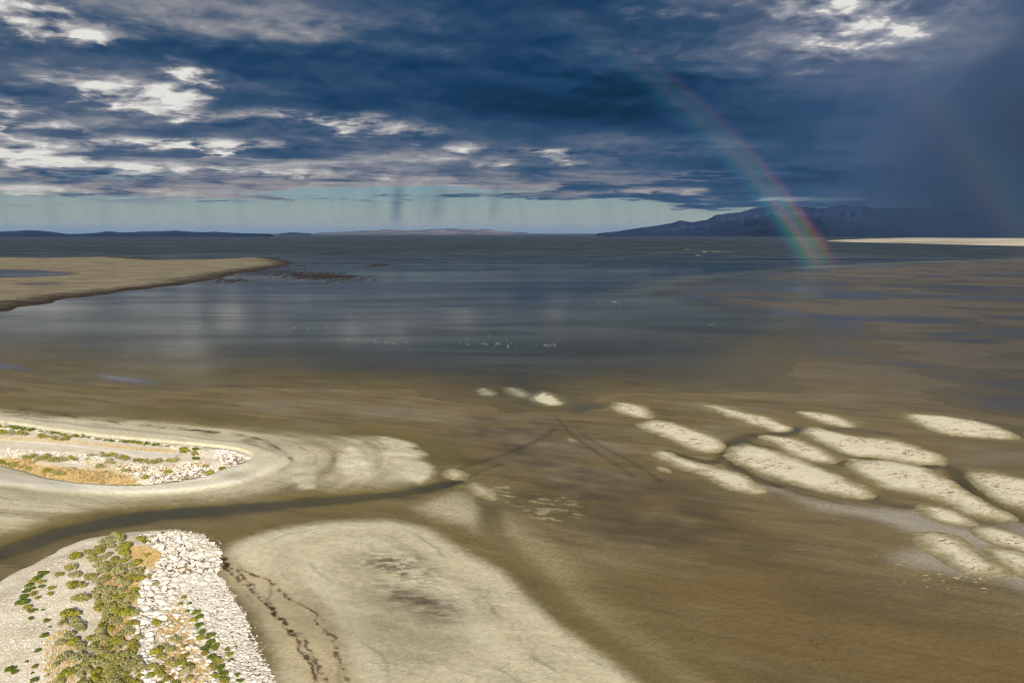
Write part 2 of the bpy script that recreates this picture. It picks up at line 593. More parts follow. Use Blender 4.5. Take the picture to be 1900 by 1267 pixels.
def near_h(X, Y):
    s = polysd(X, Y, wNEAR, 30.0) + fbm(X / 4.0, Y / 4.0, 4, 190) * 2.4
    n = fbm(X / 6.0, Y / 6.0, 4, 5) * 0.35
    top = 0.95 * smooth(s, 0.0, 11.0) ** 0.8 + 0.35 * smooth(s, -0.2, 1.2)
    return np.where(s > -0.5, top + n * smooth(s, 0.5, 4.0), 0.0) + np.minimum(s, 0) * 0.12


def mid_h(X, Y):
    s = polysd(X, Y, wMID, 30.0)
    n = fbm(X / 7.0, Y / 7.0, 3, 55) * 0.15
    top = 0.9 * smooth(s, 0.0, 6.0) + 0.2 * smooth(s, -0.2, 1.5)
    return top + n * smooth(s, 0.5, 4.0) + np.minimum(s, 0) * 0.10


# ------------------------------------------------------------------ ground sheet
def ground_fields(X, Y):
    n_ = X.shape[0]
    ca, sa = math.cos(R(-24)), math.sin(R(-24))
    U, V = X * ca + Y * sa, -X * sa + Y * ca            # along / across the drift of the bars
    streak = fbm(U / 60.0, V / 9.0, 4, 3)
    fine = fbm(X / 4.0, Y / 4.0, 3, 8)
    wob = fbm(X / 9.0, Y / 9.0, 4, 2)
    Rr = np.hypot(X, Y)
    wsd = polysd(X, Y, wWATER, 3000.0)                  # + = under open water
    wsd = wsd + streak * 26.0 * smooth(Rr, 150, 400) + wob * 3.0
    H = np.where(wsd > 0, -0.010 - np.minimum(wsd, 400) * 0.0022, np.minimum(-wsd, 120) * 0.0016 + 0.004)
    dw = polysd(X, Y, catmull(wpts([(560, 680), (800, 705), (900, 738), (1020, 748), (1100, 716), (1300, 716), (1420, 712), (1420, 680), (1350, 640), (1000, 622), (720, 645)])), 60.0)
    H -= 0.09 * smooth(dw + wob * 16, -28, 36)
    # shoals of mud on the right barely covered
    shoal = polysd(X, Y, catmull(wpts([(1430, 690), (1500, 650), (1420, 600), (1300, 575), (1150, 545), (1300, 510), (1600, 490), (2000, 480), (2700, 520), (2700, 860), (1900, 790), (1600, 715)])), 400.0)
    shoal = smooth(shoal, -60, 80)
    wx = fbm(X / 90.0, Y / 120.0, 3, 24) * 90.0
    bars = fbm((U + wx) / 75.0 + 3, (V + wx * 0.6) / 34.0, 5, 21) + fbm(X / 260.0, Y / 330.0, 3, 41) * 0.5
    H = H * (1 - shoal) + shoal * (bars * 0.30 - 0.012 - 0.03 * smooth(Rr, 450, 1000))
    H += streak * 0.012 + fine * 0.006
    shoal_wet = shoal * np.clip(0.9 + streak, 0, 1)
    dry = np.zeros(n_); dark = np.zeros(n_); olive = np.zeros(n_); warm = np.zeros(n_)
    grey = np.zeros(n_); pink = np.zeros(n_); wrack = np.zeros(n_)
    # apron of the mid spit, streaked along the shore
    s = polysd(X, Y, wAPRON, 40.0) + wob * 3.0
    a = smooth(s, -3.0, 9.0)
    sb0 = polysd(X, Y, wBEACH, 60.0)
    band = fbm(sb0 / 2.6, X / 60.0, 4, 71)
    H += a * 0.25
    dry = np.maximum(dry, a * np.clip(0.66 + band * 0.9, 0, 1))
    olive += a * np.clip(band * 1.5 + 0.12, 0, .7) + smooth(s, -16, -1) * (1 - a) * 0.9
    # brighter lobes on the point of the apron
    for pl, amp in (([(524, 880), (560, 866), (590, 880), (594, 905), (560, 915), (528, 905)], .9),
                    ([(620, 830), (660, 815), (690, 850), (690, 880), (670, 898), (640, 890), (628, 860)], 1.0),
                    ([(695, 815), (740, 812), (790, 840), (812, 872), (790, 898), (740, 892), (705, 860)], .9)):
        ls = polysd(X, Y, catmull(wpts(pl)), 20.0) + wob * 4 + fine * 2.0
        b = smooth(ls, -1.5, 3.0) * amp
        dry = np.maximum(dry, b * np.clip(0.95 + fine * 1.3, 0.3, 1.15))
        H += b * (0.12 + fine * 0.1)
        dark += smooth(ls, -3.5, -0.6) * (1 - smooth(ls, -0.6, 0.8)) * 0.10
    # cream beach ring of the mid spit
    b = smooth(sb0 + wob * 1.5, -0.6, 2.2)
    dry = dry * (1 - b) + b * np.clip(1.32 + band * 0.9 + fine * 0.2, 0.8, 1.6)
    olive *= 1 - b
    H += b * 0.35
    for off, am in ((-2.5, .6), (-6.0, .45), (-11.0, .4), (1.2, .35)):
        tl = np.abs(sb0 + fbm(X / 16.0, Y / 16.0, 4, 160 + int(off)) * 5.0 - off)
        dark += (1 - smooth(tl, 0.10, 0.6)) * smooth(polysd(X, Y, wAPRON, 20.0), 0, 4) * am * np.clip(0.1 + fbm(X / 9.0, Y / 9.0, 3, 170 + int(off)) * 4.5, 0, 1)
    front_side = smooth(Y, 150, 172)
    dry -= b * front_side * np.clip(0.35 + band * 0.8, 0, 0.7)
    # wrack lines on the water side
    wl = polyline(X, Y + wob * 4, catmull(wpts([(0, 765), (60, 768), (150, 776), (240, 790), (330, 800), (400, 803), (460, 812), (500, 825), (535, 848), (545, 862)]), False))
    wrack += (1 - smooth(wl, 0.15, 0.8)) * np.clip(0.6 + fine * 2.2, 0, 1) * 0.8
    wl = polyline(X, Y, catmull(wpts([(0, 755), (90, 765), (140, 772), (200, 780), (330, 797), (420, 808)]), False))
    wrack += (1 - smooth(np.abs(wl + wob * 3.0), 0.2, 1.6)) * np.clip(0.25 + fine * 2.4, 0, 1) * 0.55
    bl = polysd(X, Y, catmull(wpts([(370, 805), (400, 802), (450, 808), (490, 815), (520, 835), (500, 838), (450, 822), (400, 814)])), 15) + wob * 3
    dark += smooth(bl, -1, 1.5) * np.clip(0.4 + fine * 2.5, 0, 1) * 0.5
    # sand flat in the near middle
    s = polysd(X, Y, wFLAT, 40.0) + wob * 2.2
    f = smooth(s, -1.5, 5.5)
    rim = smooth(s, -0.5, 2.5) * (1 - smooth(s, 3.0, 9.0))
    flow = fbm(s / 3.0, U / 30.0, 4, 91)
    dry = np.maximum(dry, f * np.clip(0.70 + rim * 0.16 + flow * 0.45 + fine * 0.15, 0, 1))
    H += f * 0.16
    olive += (1 - f) * smooth(s, -14, -1) * np.clip(0.55 + streak, 0, 1) + f * np.clip(flow * 1.2, 0, .3)
    ps = polysd(X, Y, catmull(wpts([(425, 1060), (470, 1060), (530, 1090), (590, 1130), (630, 1190), (650, 1290), (560, 1290), (510, 1200), (450, 1110)])), 15.0) + wob * 2
    pink += smooth(ps, -2.5, 3.5) * 0.85
    gs = polysd(X, Y, catmull(wpts([(655, 1045), (700, 1028), (760, 1030), (800, 1060), (815, 1110), (835, 1150), (790, 1140), (720, 1110), (680, 1075)])), 15.0) + wob * 3.5 + fine * 2.0
    g = smooth(gs, -4.0, 4.5)
    dark += g * np.clip(0.42 + fbm(X / 1.8, Y / 0.7, 4, 210) * 1.6 + wob * 0.8, 0, .85)
    cr = smooth(fbm(X / 1.2, Y / 0.5, 3, 33), 0.07, 0.16) * smooth(Y, 104, 110) * smooth(gs, -1.0, 2.0)
    dark -= cr * 0.55
    pl = polyline(X, Y, catmull(wpts([(760, 1075), (800, 1110), (850, 1150), (920, 1175), (1010, 1180), (1100, 1210)]), False), 6)
    dry += (1 - smooth(np.abs(pl), 0.05, 0.5)) * f * 0.10
    for off, am in ((2.2, .5), (5.0, .35), (8.5, .4), (13.0, .25)):
        tl = np.abs(s + fbm(X / 14.0, Y / 14.0, 4, 140 + int(off)) * 5.0 - off)
        dark += (1 - smooth(tl, 0.08, 0.5)) * f * am * np.clip(fbm(X / 7.0, Y / 7.0, 3, 150 + int(off)) * 5, 0, 1)
    # brown wrack strands beside the near spit
    for pts, wd, am in (([(412, 1040), (425, 1065), (455, 1090), (490, 1122), (520, 1152), (548, 1192), (575, 1232), (592, 1275)], .42, 1.0),
                        ([(414, 1042), (440, 1062), (465, 1092), (505, 1130), (550, 1180), (572, 1202), (612, 1275)], .38, .8),
                        ([(412, 1050), (450, 1060), (500, 1085), (528, 1107), (556, 1125), (577, 1140), (600, 1165), (617, 1188), (627, 1222), (642, 1250), (655, 1280)], .30, .8),
                        ([(410, 1035), (418, 1046), (424, 1052)], .9, 1.0)):
        d = polyline(X + fbm(X / 2.2, Y / 2.2, 5, 12, .65) * 1.7, Y + fbm(X / 2.2, Y / 2.2, 5, 112, .65) * 1.7, catmull(wpts(pts), False))
        wrack += (1 - smooth(d, wd * 0.3, wd * 1.2)) * np.clip(am + fbm(X / 0.9, Y / 0.9, 4, 61, .65) * 4.2 - 0.12, 0, 1) * 0.85
        pink += (1 - smooth(np.abs(d), 0.3, 2.6)) * 0.3
    # the dark channel
    d = polyline(X, Y, wCHAN, 40.0)
    wide = (0.9 + 1.2 * smooth(-X, 5, 70)) * (1 + fbm(X / 11.0, Y / 11.0, 3, 230) * 1.2)
    c = 1 - smooth(d + wob * 3.4 + fine * 1.2, wide * 0.4, wide * 2.8)
    H = H * (1 - c) - c * (0.05 + 0.05 * smooth(-X, 20, 60)) + 0.03 * (c > 0) * streak
    dry *= 1 - c * 0.92
    dark += c * 0.50 * np.clip(1 + streak * 1.5, 0, 1.3)
    # grey silt on the right
    gsd = polysd(X, Y, catmull(wpts([(1390, 880), (1480, 918), (1560, 935), (1640, 945), (1700, 950), (1760, 972), (1830, 975), (1900, 970), (2100, 990), (2200, 1160), (1960, 1120), (1850, 1085), (1760, 1065),
                                     (1690, 1050), (1660, 1035), (1700, 1000), (1600, 962), (1500, 940), (1420, 905)])), 30.0) + wob * 4
    g = smooth(gsd, -3.0, 4.0)
    grey += g * np.clip(0.85 + streak * 0.8, 0, 1)
    dry = np.maximum(dry, g * 0.2)
    # paler streaks and tan crusts
    tan = polysd(X, Y, catmull(wpts([(930, 950), (1000, 980), (1050, 1010), (1085, 1060), (1100, 1110), (1180, 1180), (1330, 1290), (1230, 1290), (1120, 1190), (1040, 1130), (960, 1060), (890, 1000)])), 30) + wob * 4
    pink += smooth(tan, -4, 5) * 0.30
    dry = np.maximum(dry, smooth(tan, -4, 5) * 0.22)
    upp = polysd(X, Y, catmull(wpts([(780, 930), (850, 915), (900, 935), (960, 985), (900, 1000), (840, 975), (760, 950)])), 30) + wob * 4
    dry = np.maximum(dry, smooth(upp, -4, 5) * 0.52)
    cr = polysd(X, Y, catmull(wpts([(905, 905), (960, 900), (1020, 910), (1070, 930), (1095, 955), (1060, 965), (1020, 975), (960, 945)])), 15) + wob * 4
    crust = smooth(cr, -2, 2) * smooth(fbm(U / 3.0, V / 1.1, 3, 44), 0.05, 0.13)
    for cx, cy_, rx, ry in ((1058, 815, 11, 4), (1232, 872, 17, 6), (845, 881, 18, 8)):
        ew = wpts([(cx + rx * math.cos(t_), cy_ + ry * math.sin(t_) + rx * .25 * math.cos(t_)) for t_ in np.linspace(0, 6.28, 10)[:-1]])
        crust = np.maximum(crust, smooth(polysd(X, Y, ew, 6.0) + fine * 4.0, -0.3, 0.8))
    dry = np.maximum(dry, crust * 0.40)
    warm += crust * 0.5
    olive += smooth(cr, -4, 3) * 0.4
    H += crust * 0.05
    # greenish trough from the channel mouth to the lower edge
    d = polyline(X, Y, catmull(wpts([(905, 930), (930, 1010), (985, 1070), (1050, 1140), (1140, 1200), (1240, 1275)]), False), 25) + wob * 2
    t = (1 - smooth(d, 0.8, 4.2))
    olive += t * 0.9
    dark += t * 0.22
    dry *= 1 - t * 0.75
    # dark creases in the middle mud
    for pts, wd in (([(1028, 770), (1060, 805), (1100, 835), (1140, 860), (1175, 885)], .45), ([(1080, 805), (1120, 830), (1180, 862), (1225, 893)], .5),
                    ([(820, 895), (860, 868), (900, 855), (950, 838), (1000, 815), (1030, 795)], .7), ([(830, 905), (880, 880), (930, 862)], .6),
                    ([(1160, 775), (1220, 772), (1255, 772)], .5), ([(1290, 850), (1360, 865), (1450, 905), (1560, 935)], .5)):
        d = polyline(X, Y, catmull(wpts(pts), False), 12) + fine * 0.8
        dark += (1 - smooth(np.abs(d), wd * 0.4, wd * 2.0)) * 0.34
    dk = polysd(X, Y, catmull(wpts([(870, 790), (1000, 775), (1060, 790), (1180, 870), (1330, 960), (1450, 1010), (1250, 1000), (1080, 960), (960, 890), (880, 850)])), 40) + wob * 7
    dark += smooth(dk, -14, 14) * np.clip(0.42 + wob * 0.9 + fine * 0.6, 0, .8)
    blot = fbm(U / 26.0, V / 11.0, 5, 181)
    land = smooth(-wsd, 0, 20)
    dark += land * np.clip(blot * 1.3 - 0.08, 0, .35)
    grey += land * np.clip(-blot * 1.0 - 0.05, 0, .22) * smooth(Y, 120, 170)
    # warm algal mud in the lower right and yellow-brown along the upper shore
    lr = polysd(X, Y, catmull(wpts([(1150, 1080), (1300, 1000), (1450, 985), (1600, 1080), (1800, 1130), (2300, 1250), (2300, 1700), (1300, 1500), (1200, 1200)])), 60) + wob * 8
    warm += smooth(lr, -14, 18) * 0.75 * np.clip(1 + streak * 1.6, 0, 1.3)
    up = polyline(X, Y, catmull(wpts([(-300, 720), (0, 742), (150, 752), (300, 765), (450, 780), (600, 795), (720, 803), (800, 835), (838, 875)]), False), 25) + wob * 2
    olive += (1 - smooth(up, 0.5, 5.5)) * 0.9
    # halo of olive-yellow mud round each bar
    for w in wSAND:
        s = polysd(X, Y, w, 9.0)
        e = smooth(s, -5.5, -0.3)
        olive += e * 0.7 * np.clip(0.8 + wob * 1.5, 0, 1)
        dry = np.maximum(dry, smooth(s + wob * 5 + 0.5, -4.0, 1.5) * 0.24)
        dark += smooth(s, -3.0, -0.4) * 0.10
        H -= smooth(s, -6.0, -1.0) * 0.012
    # still patches that mirror the bright clouds, and the pool between the bars
    for pl, dp in (([(170, 692), (220, 696), (270, 704), (318, 711), (280, 713), (220, 708), (180, 700)], .07), ([(-300, 652), (-60, 668), (20, 674), (62, 685), (30, 688), (-40, 680), (-300, 664)], .07),
                   ([(1048, 752), (1080, 748), (1125, 749), (1100, 760), (1078, 766), (1058, 762)], .05)):
        q = smooth(polysd(X, Y, catmull(wpts(pl)), 25.0) + wob * 5, -3, 4)
        H = H * (1 - q) - dp * q
        shoal_wet = np.maximum(shoal_wet, q * (1.0 if dp > .06 else .55))
    # channels between the bars
    for pts, wd in (([(1455, 812), (1500, 838), (1560, 860), (1620, 853), (1700, 866), (1760, 866), (1790, 905), (1850, 945), (1960, 985)], 1.6), ([(1380, 822), (1430, 840), (1500, 870), (1550, 890), (1620, 925), (1670, 938)], 1.6),
                    ([(1345, 842), (1380, 812), (1440, 806), (1480, 796)], 1.8), ([(1240, 838), (1310, 858), (1345, 850), (1380, 880), (1440, 900)], 1.2), ([(1480, 797), (1560, 795), (1640, 803)], 1.3)):
        d = polyline(X, Y, catmull(wpts(pts), False), 14) + wob * 1.2
        c = 1 - smooth(d, wd * 0.5, wd * 2.2)
        H -= c * 0.10
        dark += c * 0.34
        grey *= 1 - c
        dry *= 1 - c
    # ground under the two spits stays below their own sheets
    for w in (wNEAR, wMID):
        s = polysd(X, Y, w, 12.0)
        H = np.where(s > 1.0, np.minimum(H, 0.05), H)
    cl = lambda v: np.clip(v, 0, 1)
    A = np.stack([np.clip(dry, 0, 1.6), cl(dark), cl(olive), cl(warm)], 1)
    B = np.stack([cl(grey), cl(pink), cl(wrack), np.clip(shoal_wet, 0, 1.4)], 1)
    return H, A, B


def polar_grid(da, dep_step):
    azs = np.concatenate([np.arange(-180, -44, 4.0), np.arange(-44, 44.001, da), np.arange(48, 180, 4.0)])
    dep = np.concatenate([[88.0, 75, 62, 52, 45, 40, 37], np.arange(35, 2.0, -dep_step), np.geomspace(2.0, 0.035, 60)])
    r = CAMZ / np.tan(np.radians(dep))
    a = np.radians(azs)
    X = (r[:, None] * np.sin(a)[None, :]).ravel()
    Y = (r[:, None] * np.cos(a)[None, :]).ravel()
    return X, Y, len(r), len(azs)


# ------------------------------------------------------------------ materials of the shore
SAND_CREAM = lin(238, 228, 202)
SAND_DRY = lin(208, 195, 160)
MUD = lin(112, 98, 68)
MUD_DARK = lin(62, 54, 38)
OLIVE = lin(114, 100, 48)
WARM = lin(116, 95, 54)
SILT = lin(166, 157, 138)
PINK = lin(188, 165, 124)
WRACK = lin(66, 48, 32)


def world_pos(nt):
    return S(nt, nt.node('ShaderNodeNewGeometry').outputs['Position'])


def mat_ground():
    m, nt, out = material('tidal_mud')
    dry, dark, olive, warm = nt.attr4('tint_a')
    grey, pink, wrack, slick = nt.attr4('tint_b')
    P = world_pos(nt)
    x, y, z = nt.sep(P)
    U, V = x * 0.913 - y * 0.407, x * 0.407 + y * 0.913
    n1 = nt.noise(nt.vec(U * 0.05, V * 0.26, 0.0), 1.0, 7, 0.66)
    n2 = nt.noise(P, 1.3, 5, 0.68)
    n3 = nt.noise(nt.vec(U * 0.22, V * 1.1, 4.0), 0.5, 6, 0.68)
    n4 = nt.noise(P, 0.045, 5, 0.6)
    c = nt.mix(nt.ss(n4, 0.35, 0.65), lin(122, 103, 62), lin(128, 112, 76))
    c = nt.mix(nt.ss(n1, 0.46, 0.70) * 0.6, c, lin(88, 74, 46))
    c = nt.mix(nt.ss(n1, 0.46, 0.30) * 0.6, c, lin(146, 131, 96))
    c = nt.mix(nt.ss(n3, 0.52, 0.75) * 0.45, c, lin(126, 112, 82))
    c = nt.mix(slick.clamp(), c, nt.mix(nt.ss(n1, 0.38, 0.62), lin(92, 83, 74), lin(110, 96, 70)))
    c = nt.mix(warm * (0.55 + n1 * 0.7), c, WARM)
    c = nt.mix(olive * (0.25 + n3 * 0.9), c, OLIVE)
    c = nt.mix(nt.ss(dry + (n2 - 0.5) * 0.22 + (n3 - 0.5) * 0.15, 0.0, 0.9), c, SAND_DRY)
    c = nt.mix(nt.ss(dry + (n2 - 0.5) * 0.25, 0.85, 1.35), c, SAND_CREAM)
    c = nt.mix(grey * 0.85, c, SILT)
    c = nt.mix(pink * (0.4 + n1 * 0.5), c, PINK)
    c = nt.mix(dark * (0.55 + n2 * 0.6), c, MUD_DARK)
    c = nt.mix(wrack, c, WRACK)
    n5 = nt.noise(P, 5.5, 3, 0.7)
    crk = nt.ss(nt.vor(P, 0.55, 'DISTANCE_TO_EDGE', 'Distance'), 0.05, 0.0) * nt.ss(n4, 0.50, 0.60)
    c = nt.mix(crk * 0.28, c, lin(60, 50, 34))
    v = 0.42 + n2 * 0.70 + (n3 - 0.5) * 0.45 + n5 * 0.40
    c = nt.mul(c, nt.grey(v))
    wet = nt.ss(dry, 0.45, 0.0)
    rough = 0.95 - wet * (0.30 + n1 * 0.30) - slick * 0.12
    principled(nt, out, c, rough, 0.25 * wet + 0.1, bump(nt, n2 + n5 * 0.4, 0.5, 0.16))
    return m


def mat_sandbar():
    m, nt, out = material('bar_sand')
    at = nt.attr('rim')
    d = S(nt, at.outputs['Fac'])
    P = world_pos(nt)
    x, y, z = nt.sep(P)
    n1 = nt.noise(P, 0.35, 5, 0.6)
    n2 = nt.noise(P, 1.6, 5, 0.7)
    nstr = nt.noise(nt.vec(x * 0.25 + y * 0.11, y * 1.1 - x * 0.5, 0.0), 1.0, 5, 0.65)
    dw = d + (n1 - 0.5) * 3.6 + (n2 - 0.5) * 0.8
    c = nt.mix(nt.ss(dw, -1.2, 0.7), lin(118, 104, 70), lin(152, 138, 100))
    c = nt.mix(nt.ss(dw, 0.1, 1.8), c, lin(182, 170, 136))
    c = nt.mix(nt.ss(dw, 0.8, 3.2), c, lin(224, 211, 178))
    c = nt.mix(nt.ss(nstr, 0.50, 0.66) * 0.6, c, lin(186, 174, 144))
    # tide rings and brown wrack flecks
    dr = d + (n1 - 0.5) * 1.6
    ring = nt.ss(nt.math('ABSOLUTE', nt.math('SINE', dr * 1.9)), 0.22, 0.0) * nt.ss(d, 6.0, 1.5) * nt.ss(d, 0.2, 0.7) * nt.ss(n2, 0.40, 0.52)
    c = nt.mix(ring * 0.75, c, lin(140, 120, 86))
    zone = nt.ss(nt.noise(P, 0.11, 3, 0.5), 0.46, 0.58)
    fleck = nt.ss(nt.noise(nt.vec(x * 0.8 + y * 0.36, y * 2.0 - x * 0.9, 2.0), 0.8, 4, 0.7), 0.53, 0.60) * nt.ss(d, 1.0, 2.2) * zone
    c = nt.mix(fleck * 0.85, c, lin(132, 96, 62))
    fine = nt.ss(n2, 0.52, 0.62) * nt.ss(d, 0.6, 1.8)
    c = nt.mix(fine * (0.15 + zone * 0.28), c, lin(150, 130, 98))
    c = nt.mul(c, nt.grey(0.84 + n2 * 0.26))
    principled(nt, out, c, 0.95, 0.1, bump(nt, n2, 0.4, 0.1))
    return m


def mat_water():
    m, nt, out = material('lake_water')
    at = nt.attr('depth')
    depth = S(nt, at.outputs['Fac'])
    P = world_pos(nt)
    x, y, z = nt.sep(P)
    r = nt.math('SQRT', x * x + y * y)
    far = nt.ss(r, 700.0, 2600.0)
    patch = nt.noise(nt.vec(x * 0.0016, y * 0.0075, 0.0), 1.0, 5, 0.6, 0.5)
    rip = nt.noise(nt.vec(x * 0.35, y * 1.3, 0.0), 1.0, 4, 0.6)
    big = nt.noise(nt.vec(x * 0.02, y * 0.09, 3.0), 1.0, 4, 0.6)
    h = rip * 0.05 + big * 0.25
    nrm = bump(nt, h, 0.10, 1.0)
    calm = S(nt, nt.attr('calm').outputs['Fac'])
    slick = nt.noise(nt.vec(x * 0.006, y * 0.022, 7.0), 1.0, 6, 0.62, 0.8)
    body = nt.mix(nt.ss(slick, 0.40, 0.62), lin(76, 77, 64), lin(98, 96, 76))
    body = nt.mix(nt.ss(depth, 0.30, 0.85), body, lin(30, 43, 48))
    dif = nt.node('ShaderNodeBsdfDiffuse')
    nt.put(dif.inputs[0], body)
    tr = nt.node('ShaderNodeBsdfTransparent')
    tr.inputs[0].default_value = (0.93, 0.93, 0.88, 1)
    mx = nt.node('ShaderNodeMixShader')
    op = nt.ss(depth + (big - 0.5) * 0.06, 0.0, 0.36, 0.03, 0.97)
    nt.put(mx.inputs[0], op)
    nt.t.links.new(tr.outputs[0], mx.inputs[1])
    nt.t.links.new(dif.outputs[0], mx.inputs[2])
    gl = nt.node('ShaderNodeBsdfGlossy')
    gl.inputs[0].default_value = (1, 1, 1, 1)
    rough = 0.09 + (far * 0.45) * nt.ss(patch, 0.66, 0.52) + nt.ss(patch, 0.50, 0.40) * 0.10
    nt.put(gl.inputs['Roughness'], rough)
    nt.put(gl.inputs['Normal'], nrm)
    deepr = nt.ss(depth + (big - 0.5) * 0.08, 0.0, 0.34, 0.08, 0.40)
    calmr = nt.ss(depth + (rip - 0.5) * 0.01, 0.0, 0.06, 0.04, 0.50) * calm
    refl = deepr.max(calmr) * nt.ss(slick, 0.30, 0.62, 0.72, 1.12) - far * (0.20 + 0.16 * nt.ss(patch, 0.62, 0.46))
    refl = refl.max(0.05)
    fr = nt.node('ShaderNodeFresnel')
    fr.inputs[0].default_value = 1.33
    m2 = nt.node('ShaderNodeMixShader')
    nt.put(m2.inputs[0], S(nt, fr.outputs[0]) * refl)
    nt.t.links.new(mx.outputs[0], m2.inputs[1])
    nt.t.links.new(gl.outputs[0], m2.inputs[2])
    nt.t.links.new(m2.outputs[0], out.inputs['Surface'])
    return m


M_GROUND, M_BAR, M_WATER = mat_ground(), mat_sandbar(), mat_water()

X, Y, nr, nc = polar_grid(0.105, 0.068)
H, A, B = ground_fields(X, Y)
ground = mesh_obj('ground', np.stack([X, Y, H], 1), gridfaces(nr, nc, True)[:, ::-1], M_GROUND, True, {'tint_a': A, 'tint_b': B})
tag(ground, 'wide tidal flat of brown mud and pale sand reaching to the horizon', None, None, 'structure')

# water: one level sheet, its depth over the bed kept per point (turbid brine hides a deep bed)
X, Y, nr, nc = polar_grid(0.19, 0.12)
Hw, _, Bw = ground_fields(X, Y)
water = mesh_obj('water', np.stack([X, Y, np.zeros_like(X)], 1), gridfaces(nr, nc, True)[:, ::-1], M_WATER, True, {'depth': np.maximum(-Hw, 0), 'calm': Bw[:, 3]})
tag(water, 'calm shallow salt lake reflecting the storm clouds', None, None, 'structure')


def patch_mesh(name, poly, hfun, step, margin, mat, angle=0.0, extra=None):
    """terrain sheet over one outline, cut a little outside it"""
    ca, sa = math.cos(angle), math.sin(angle)
    q = np.stack([poly[:, 0] * ca + poly[:, 1] * sa, -poly[:, 0] * sa + poly[:, 1] * ca], 1)
    lo, hi = q.min(0) - margin - step, q.max(0) + margin + step
    us = np.arange(lo[0], hi[0], step)
    vs = np.arange(lo[1], hi[1], step)
    U, V = np.meshgrid(us, vs)
    U, V = U.ravel(), V.ravel()
    X, Y = U * ca - V * sa, U * sa + V * ca
    s = polysd(X, Y, poly, margin + 3 * step)
    Z = hfun(X, Y, s)
    f = gridfaces(len(vs), len(us))
    keep = (s[f] > -margin).any(1)
    f = f[keep]
    used = np.zeros(len(X), bool)
    used[f.ravel()] = True
    idx = np.cumsum(used) - 1
    at = {'rim': s[used]}
    if extra:
        at.update(extra(X[used], Y[used], s[used]))
    if name == 'sand_bar':
        at['rim'] = at['rim'] + fbm(X[used] / 8.0, Y[used] / 8.0, 5, 31 + bi) * 3.4 + RIM_OFF
    return mesh_obj(name, np.stack([X, Y, Z], 1)[used], idx[f], mat, True, at)


for bi, ((px_, hh, lab), w) in enumerate(zip(SANDBARS, wSAND)):
    RIM_OFF = 0.8 if 14 <= bi < 18 or bi == 0 else (-0.6 if bi >= 18 else -0.2)
    rad = max(polysd(*[np.array(v) for v in zip(w.mean(0), w.mean(0))], w, 60.0).max(), 1.5)
    dist = np.hypot(*w.mean(0))

    def bar_h(X, Y, s, hh=hh):
        s = s + fbm(X / 8.0, Y / 8.0, 5, 31 + bi) * 3.4 + RIM_OFF
        g = ground_fields(X, Y)[0]
        z = g + np.where(s > 0, hh * 0.6 * (1 - np.exp(-s / 4.0)), 0) + 0.05 * smooth(s, -2.0, 0.3) - 0.035
        return z + fbm(X / 2.0, Y / 2.0, 3, 77) * 0.10 * smooth(s, 0.2, 2.0)
    o = patch_mesh('sand_bar', w, bar_h, 0.42 if dist < 260 else 0.55, 2.2, M_BAR, R(-24))
    tag(o, lab, None, None, 'structure')


# ------------------------------------------------------------------ far sand spit, sand bank, road, spits
def mat_farspit():
    m, nt, out = material('far_spit_sand')
    d = S(nt, nt.attr('rim').outputs['Fac'])
    pool = S(nt, nt.attr('pool').outputs['Fac'])
    P = world_pos(nt)
    x, y, z = nt.sep(P)
    n1 = nt.noise(nt.vec(x * 0.02, y * 0.05, 0.0), 1.0, 6, 0.62)
    n2 = nt.noise(nt.vec(x * 0.12, y * 0.07, 0.0), 1.0, 6, 0.70)
    c = nt.mix(nt.ss(n1, 0.30, 0.70), lin(108, 98, 76), lin(148, 136, 108))
    c = nt.mix(nt.ss(n2, 0.50, 0.68) * 0.6, c, lin(90, 78, 58))
    c = nt.mix(nt.ss(n1 + pool * 0.35, 0.60, 0.75) * 0.5, c, lin(104, 84, 80))
    edge = nt.ss(d + (n2 - 0.5) * 120.0 + (n1 - 0.5) * 50.0, 58.0, 4.0)
    c = nt.mix(edge * 0.93, c, lin(42, 30, 24))
    c = nt.mix(pool, c, lin(92, 80, 76))
    principled(nt, out, c, 0.95, 0.1, bump(nt, n2, 0.5, 0.5))
    return m


POOLS = [[(-300, 503), (-60, 501), (40, 501), (80, 504), (125, 508), (95, 513), (30, 515), (-80, 518), (-300, 520)], [(50, 527), (75, 526), (92, 528), (70, 529)]]
wPOOL = [catmull(wpts(p)) for p in POOLS]


def far_h(X, Y, s):
    s = s + fbm(X / 30.0, Y / 30.0, 4, 13) * 22.0
    z = np.where(s > 0, 0.75 * (1 - np.exp(-s / 16.0)), s * 0.05) + fbm(X / 25.0, Y / 25.0, 4, 14) * 0.25 * smooth(s, 0, 10)
    for w in wPOOL:
        p = polysd(X, Y, w, 40.0) + fbm(X / 12.0, Y / 12.0, 3, 15) * 10
        z -= smooth(p, -9, 3) * 1.0
    return z


o = patch_mesh('sand_spit', wFAR, far_h, 3.4, 10.0, mat_farspit(), 0.0,
               lambda X, Y, s: {'pool': smooth(np.maximum.reduce([polysd(X, Y, w, 40.0) for w in wPOOL]), -22, 2)})
tag(o, 'long flat tan sand spit with dark brown edges reaching in from the left', None, None, 'structure')

BANK = [(1535, 447), (1600, 443.5), (1700, 441), (1800, 439.5), (1900, 438.5), (2100, 438), (2400, 440), (2400, 466), (2100, 460), (1900, 456.5), (1750, 453), (1620, 450)]
wBANK = catmull(wpts(BANK), True, 3)


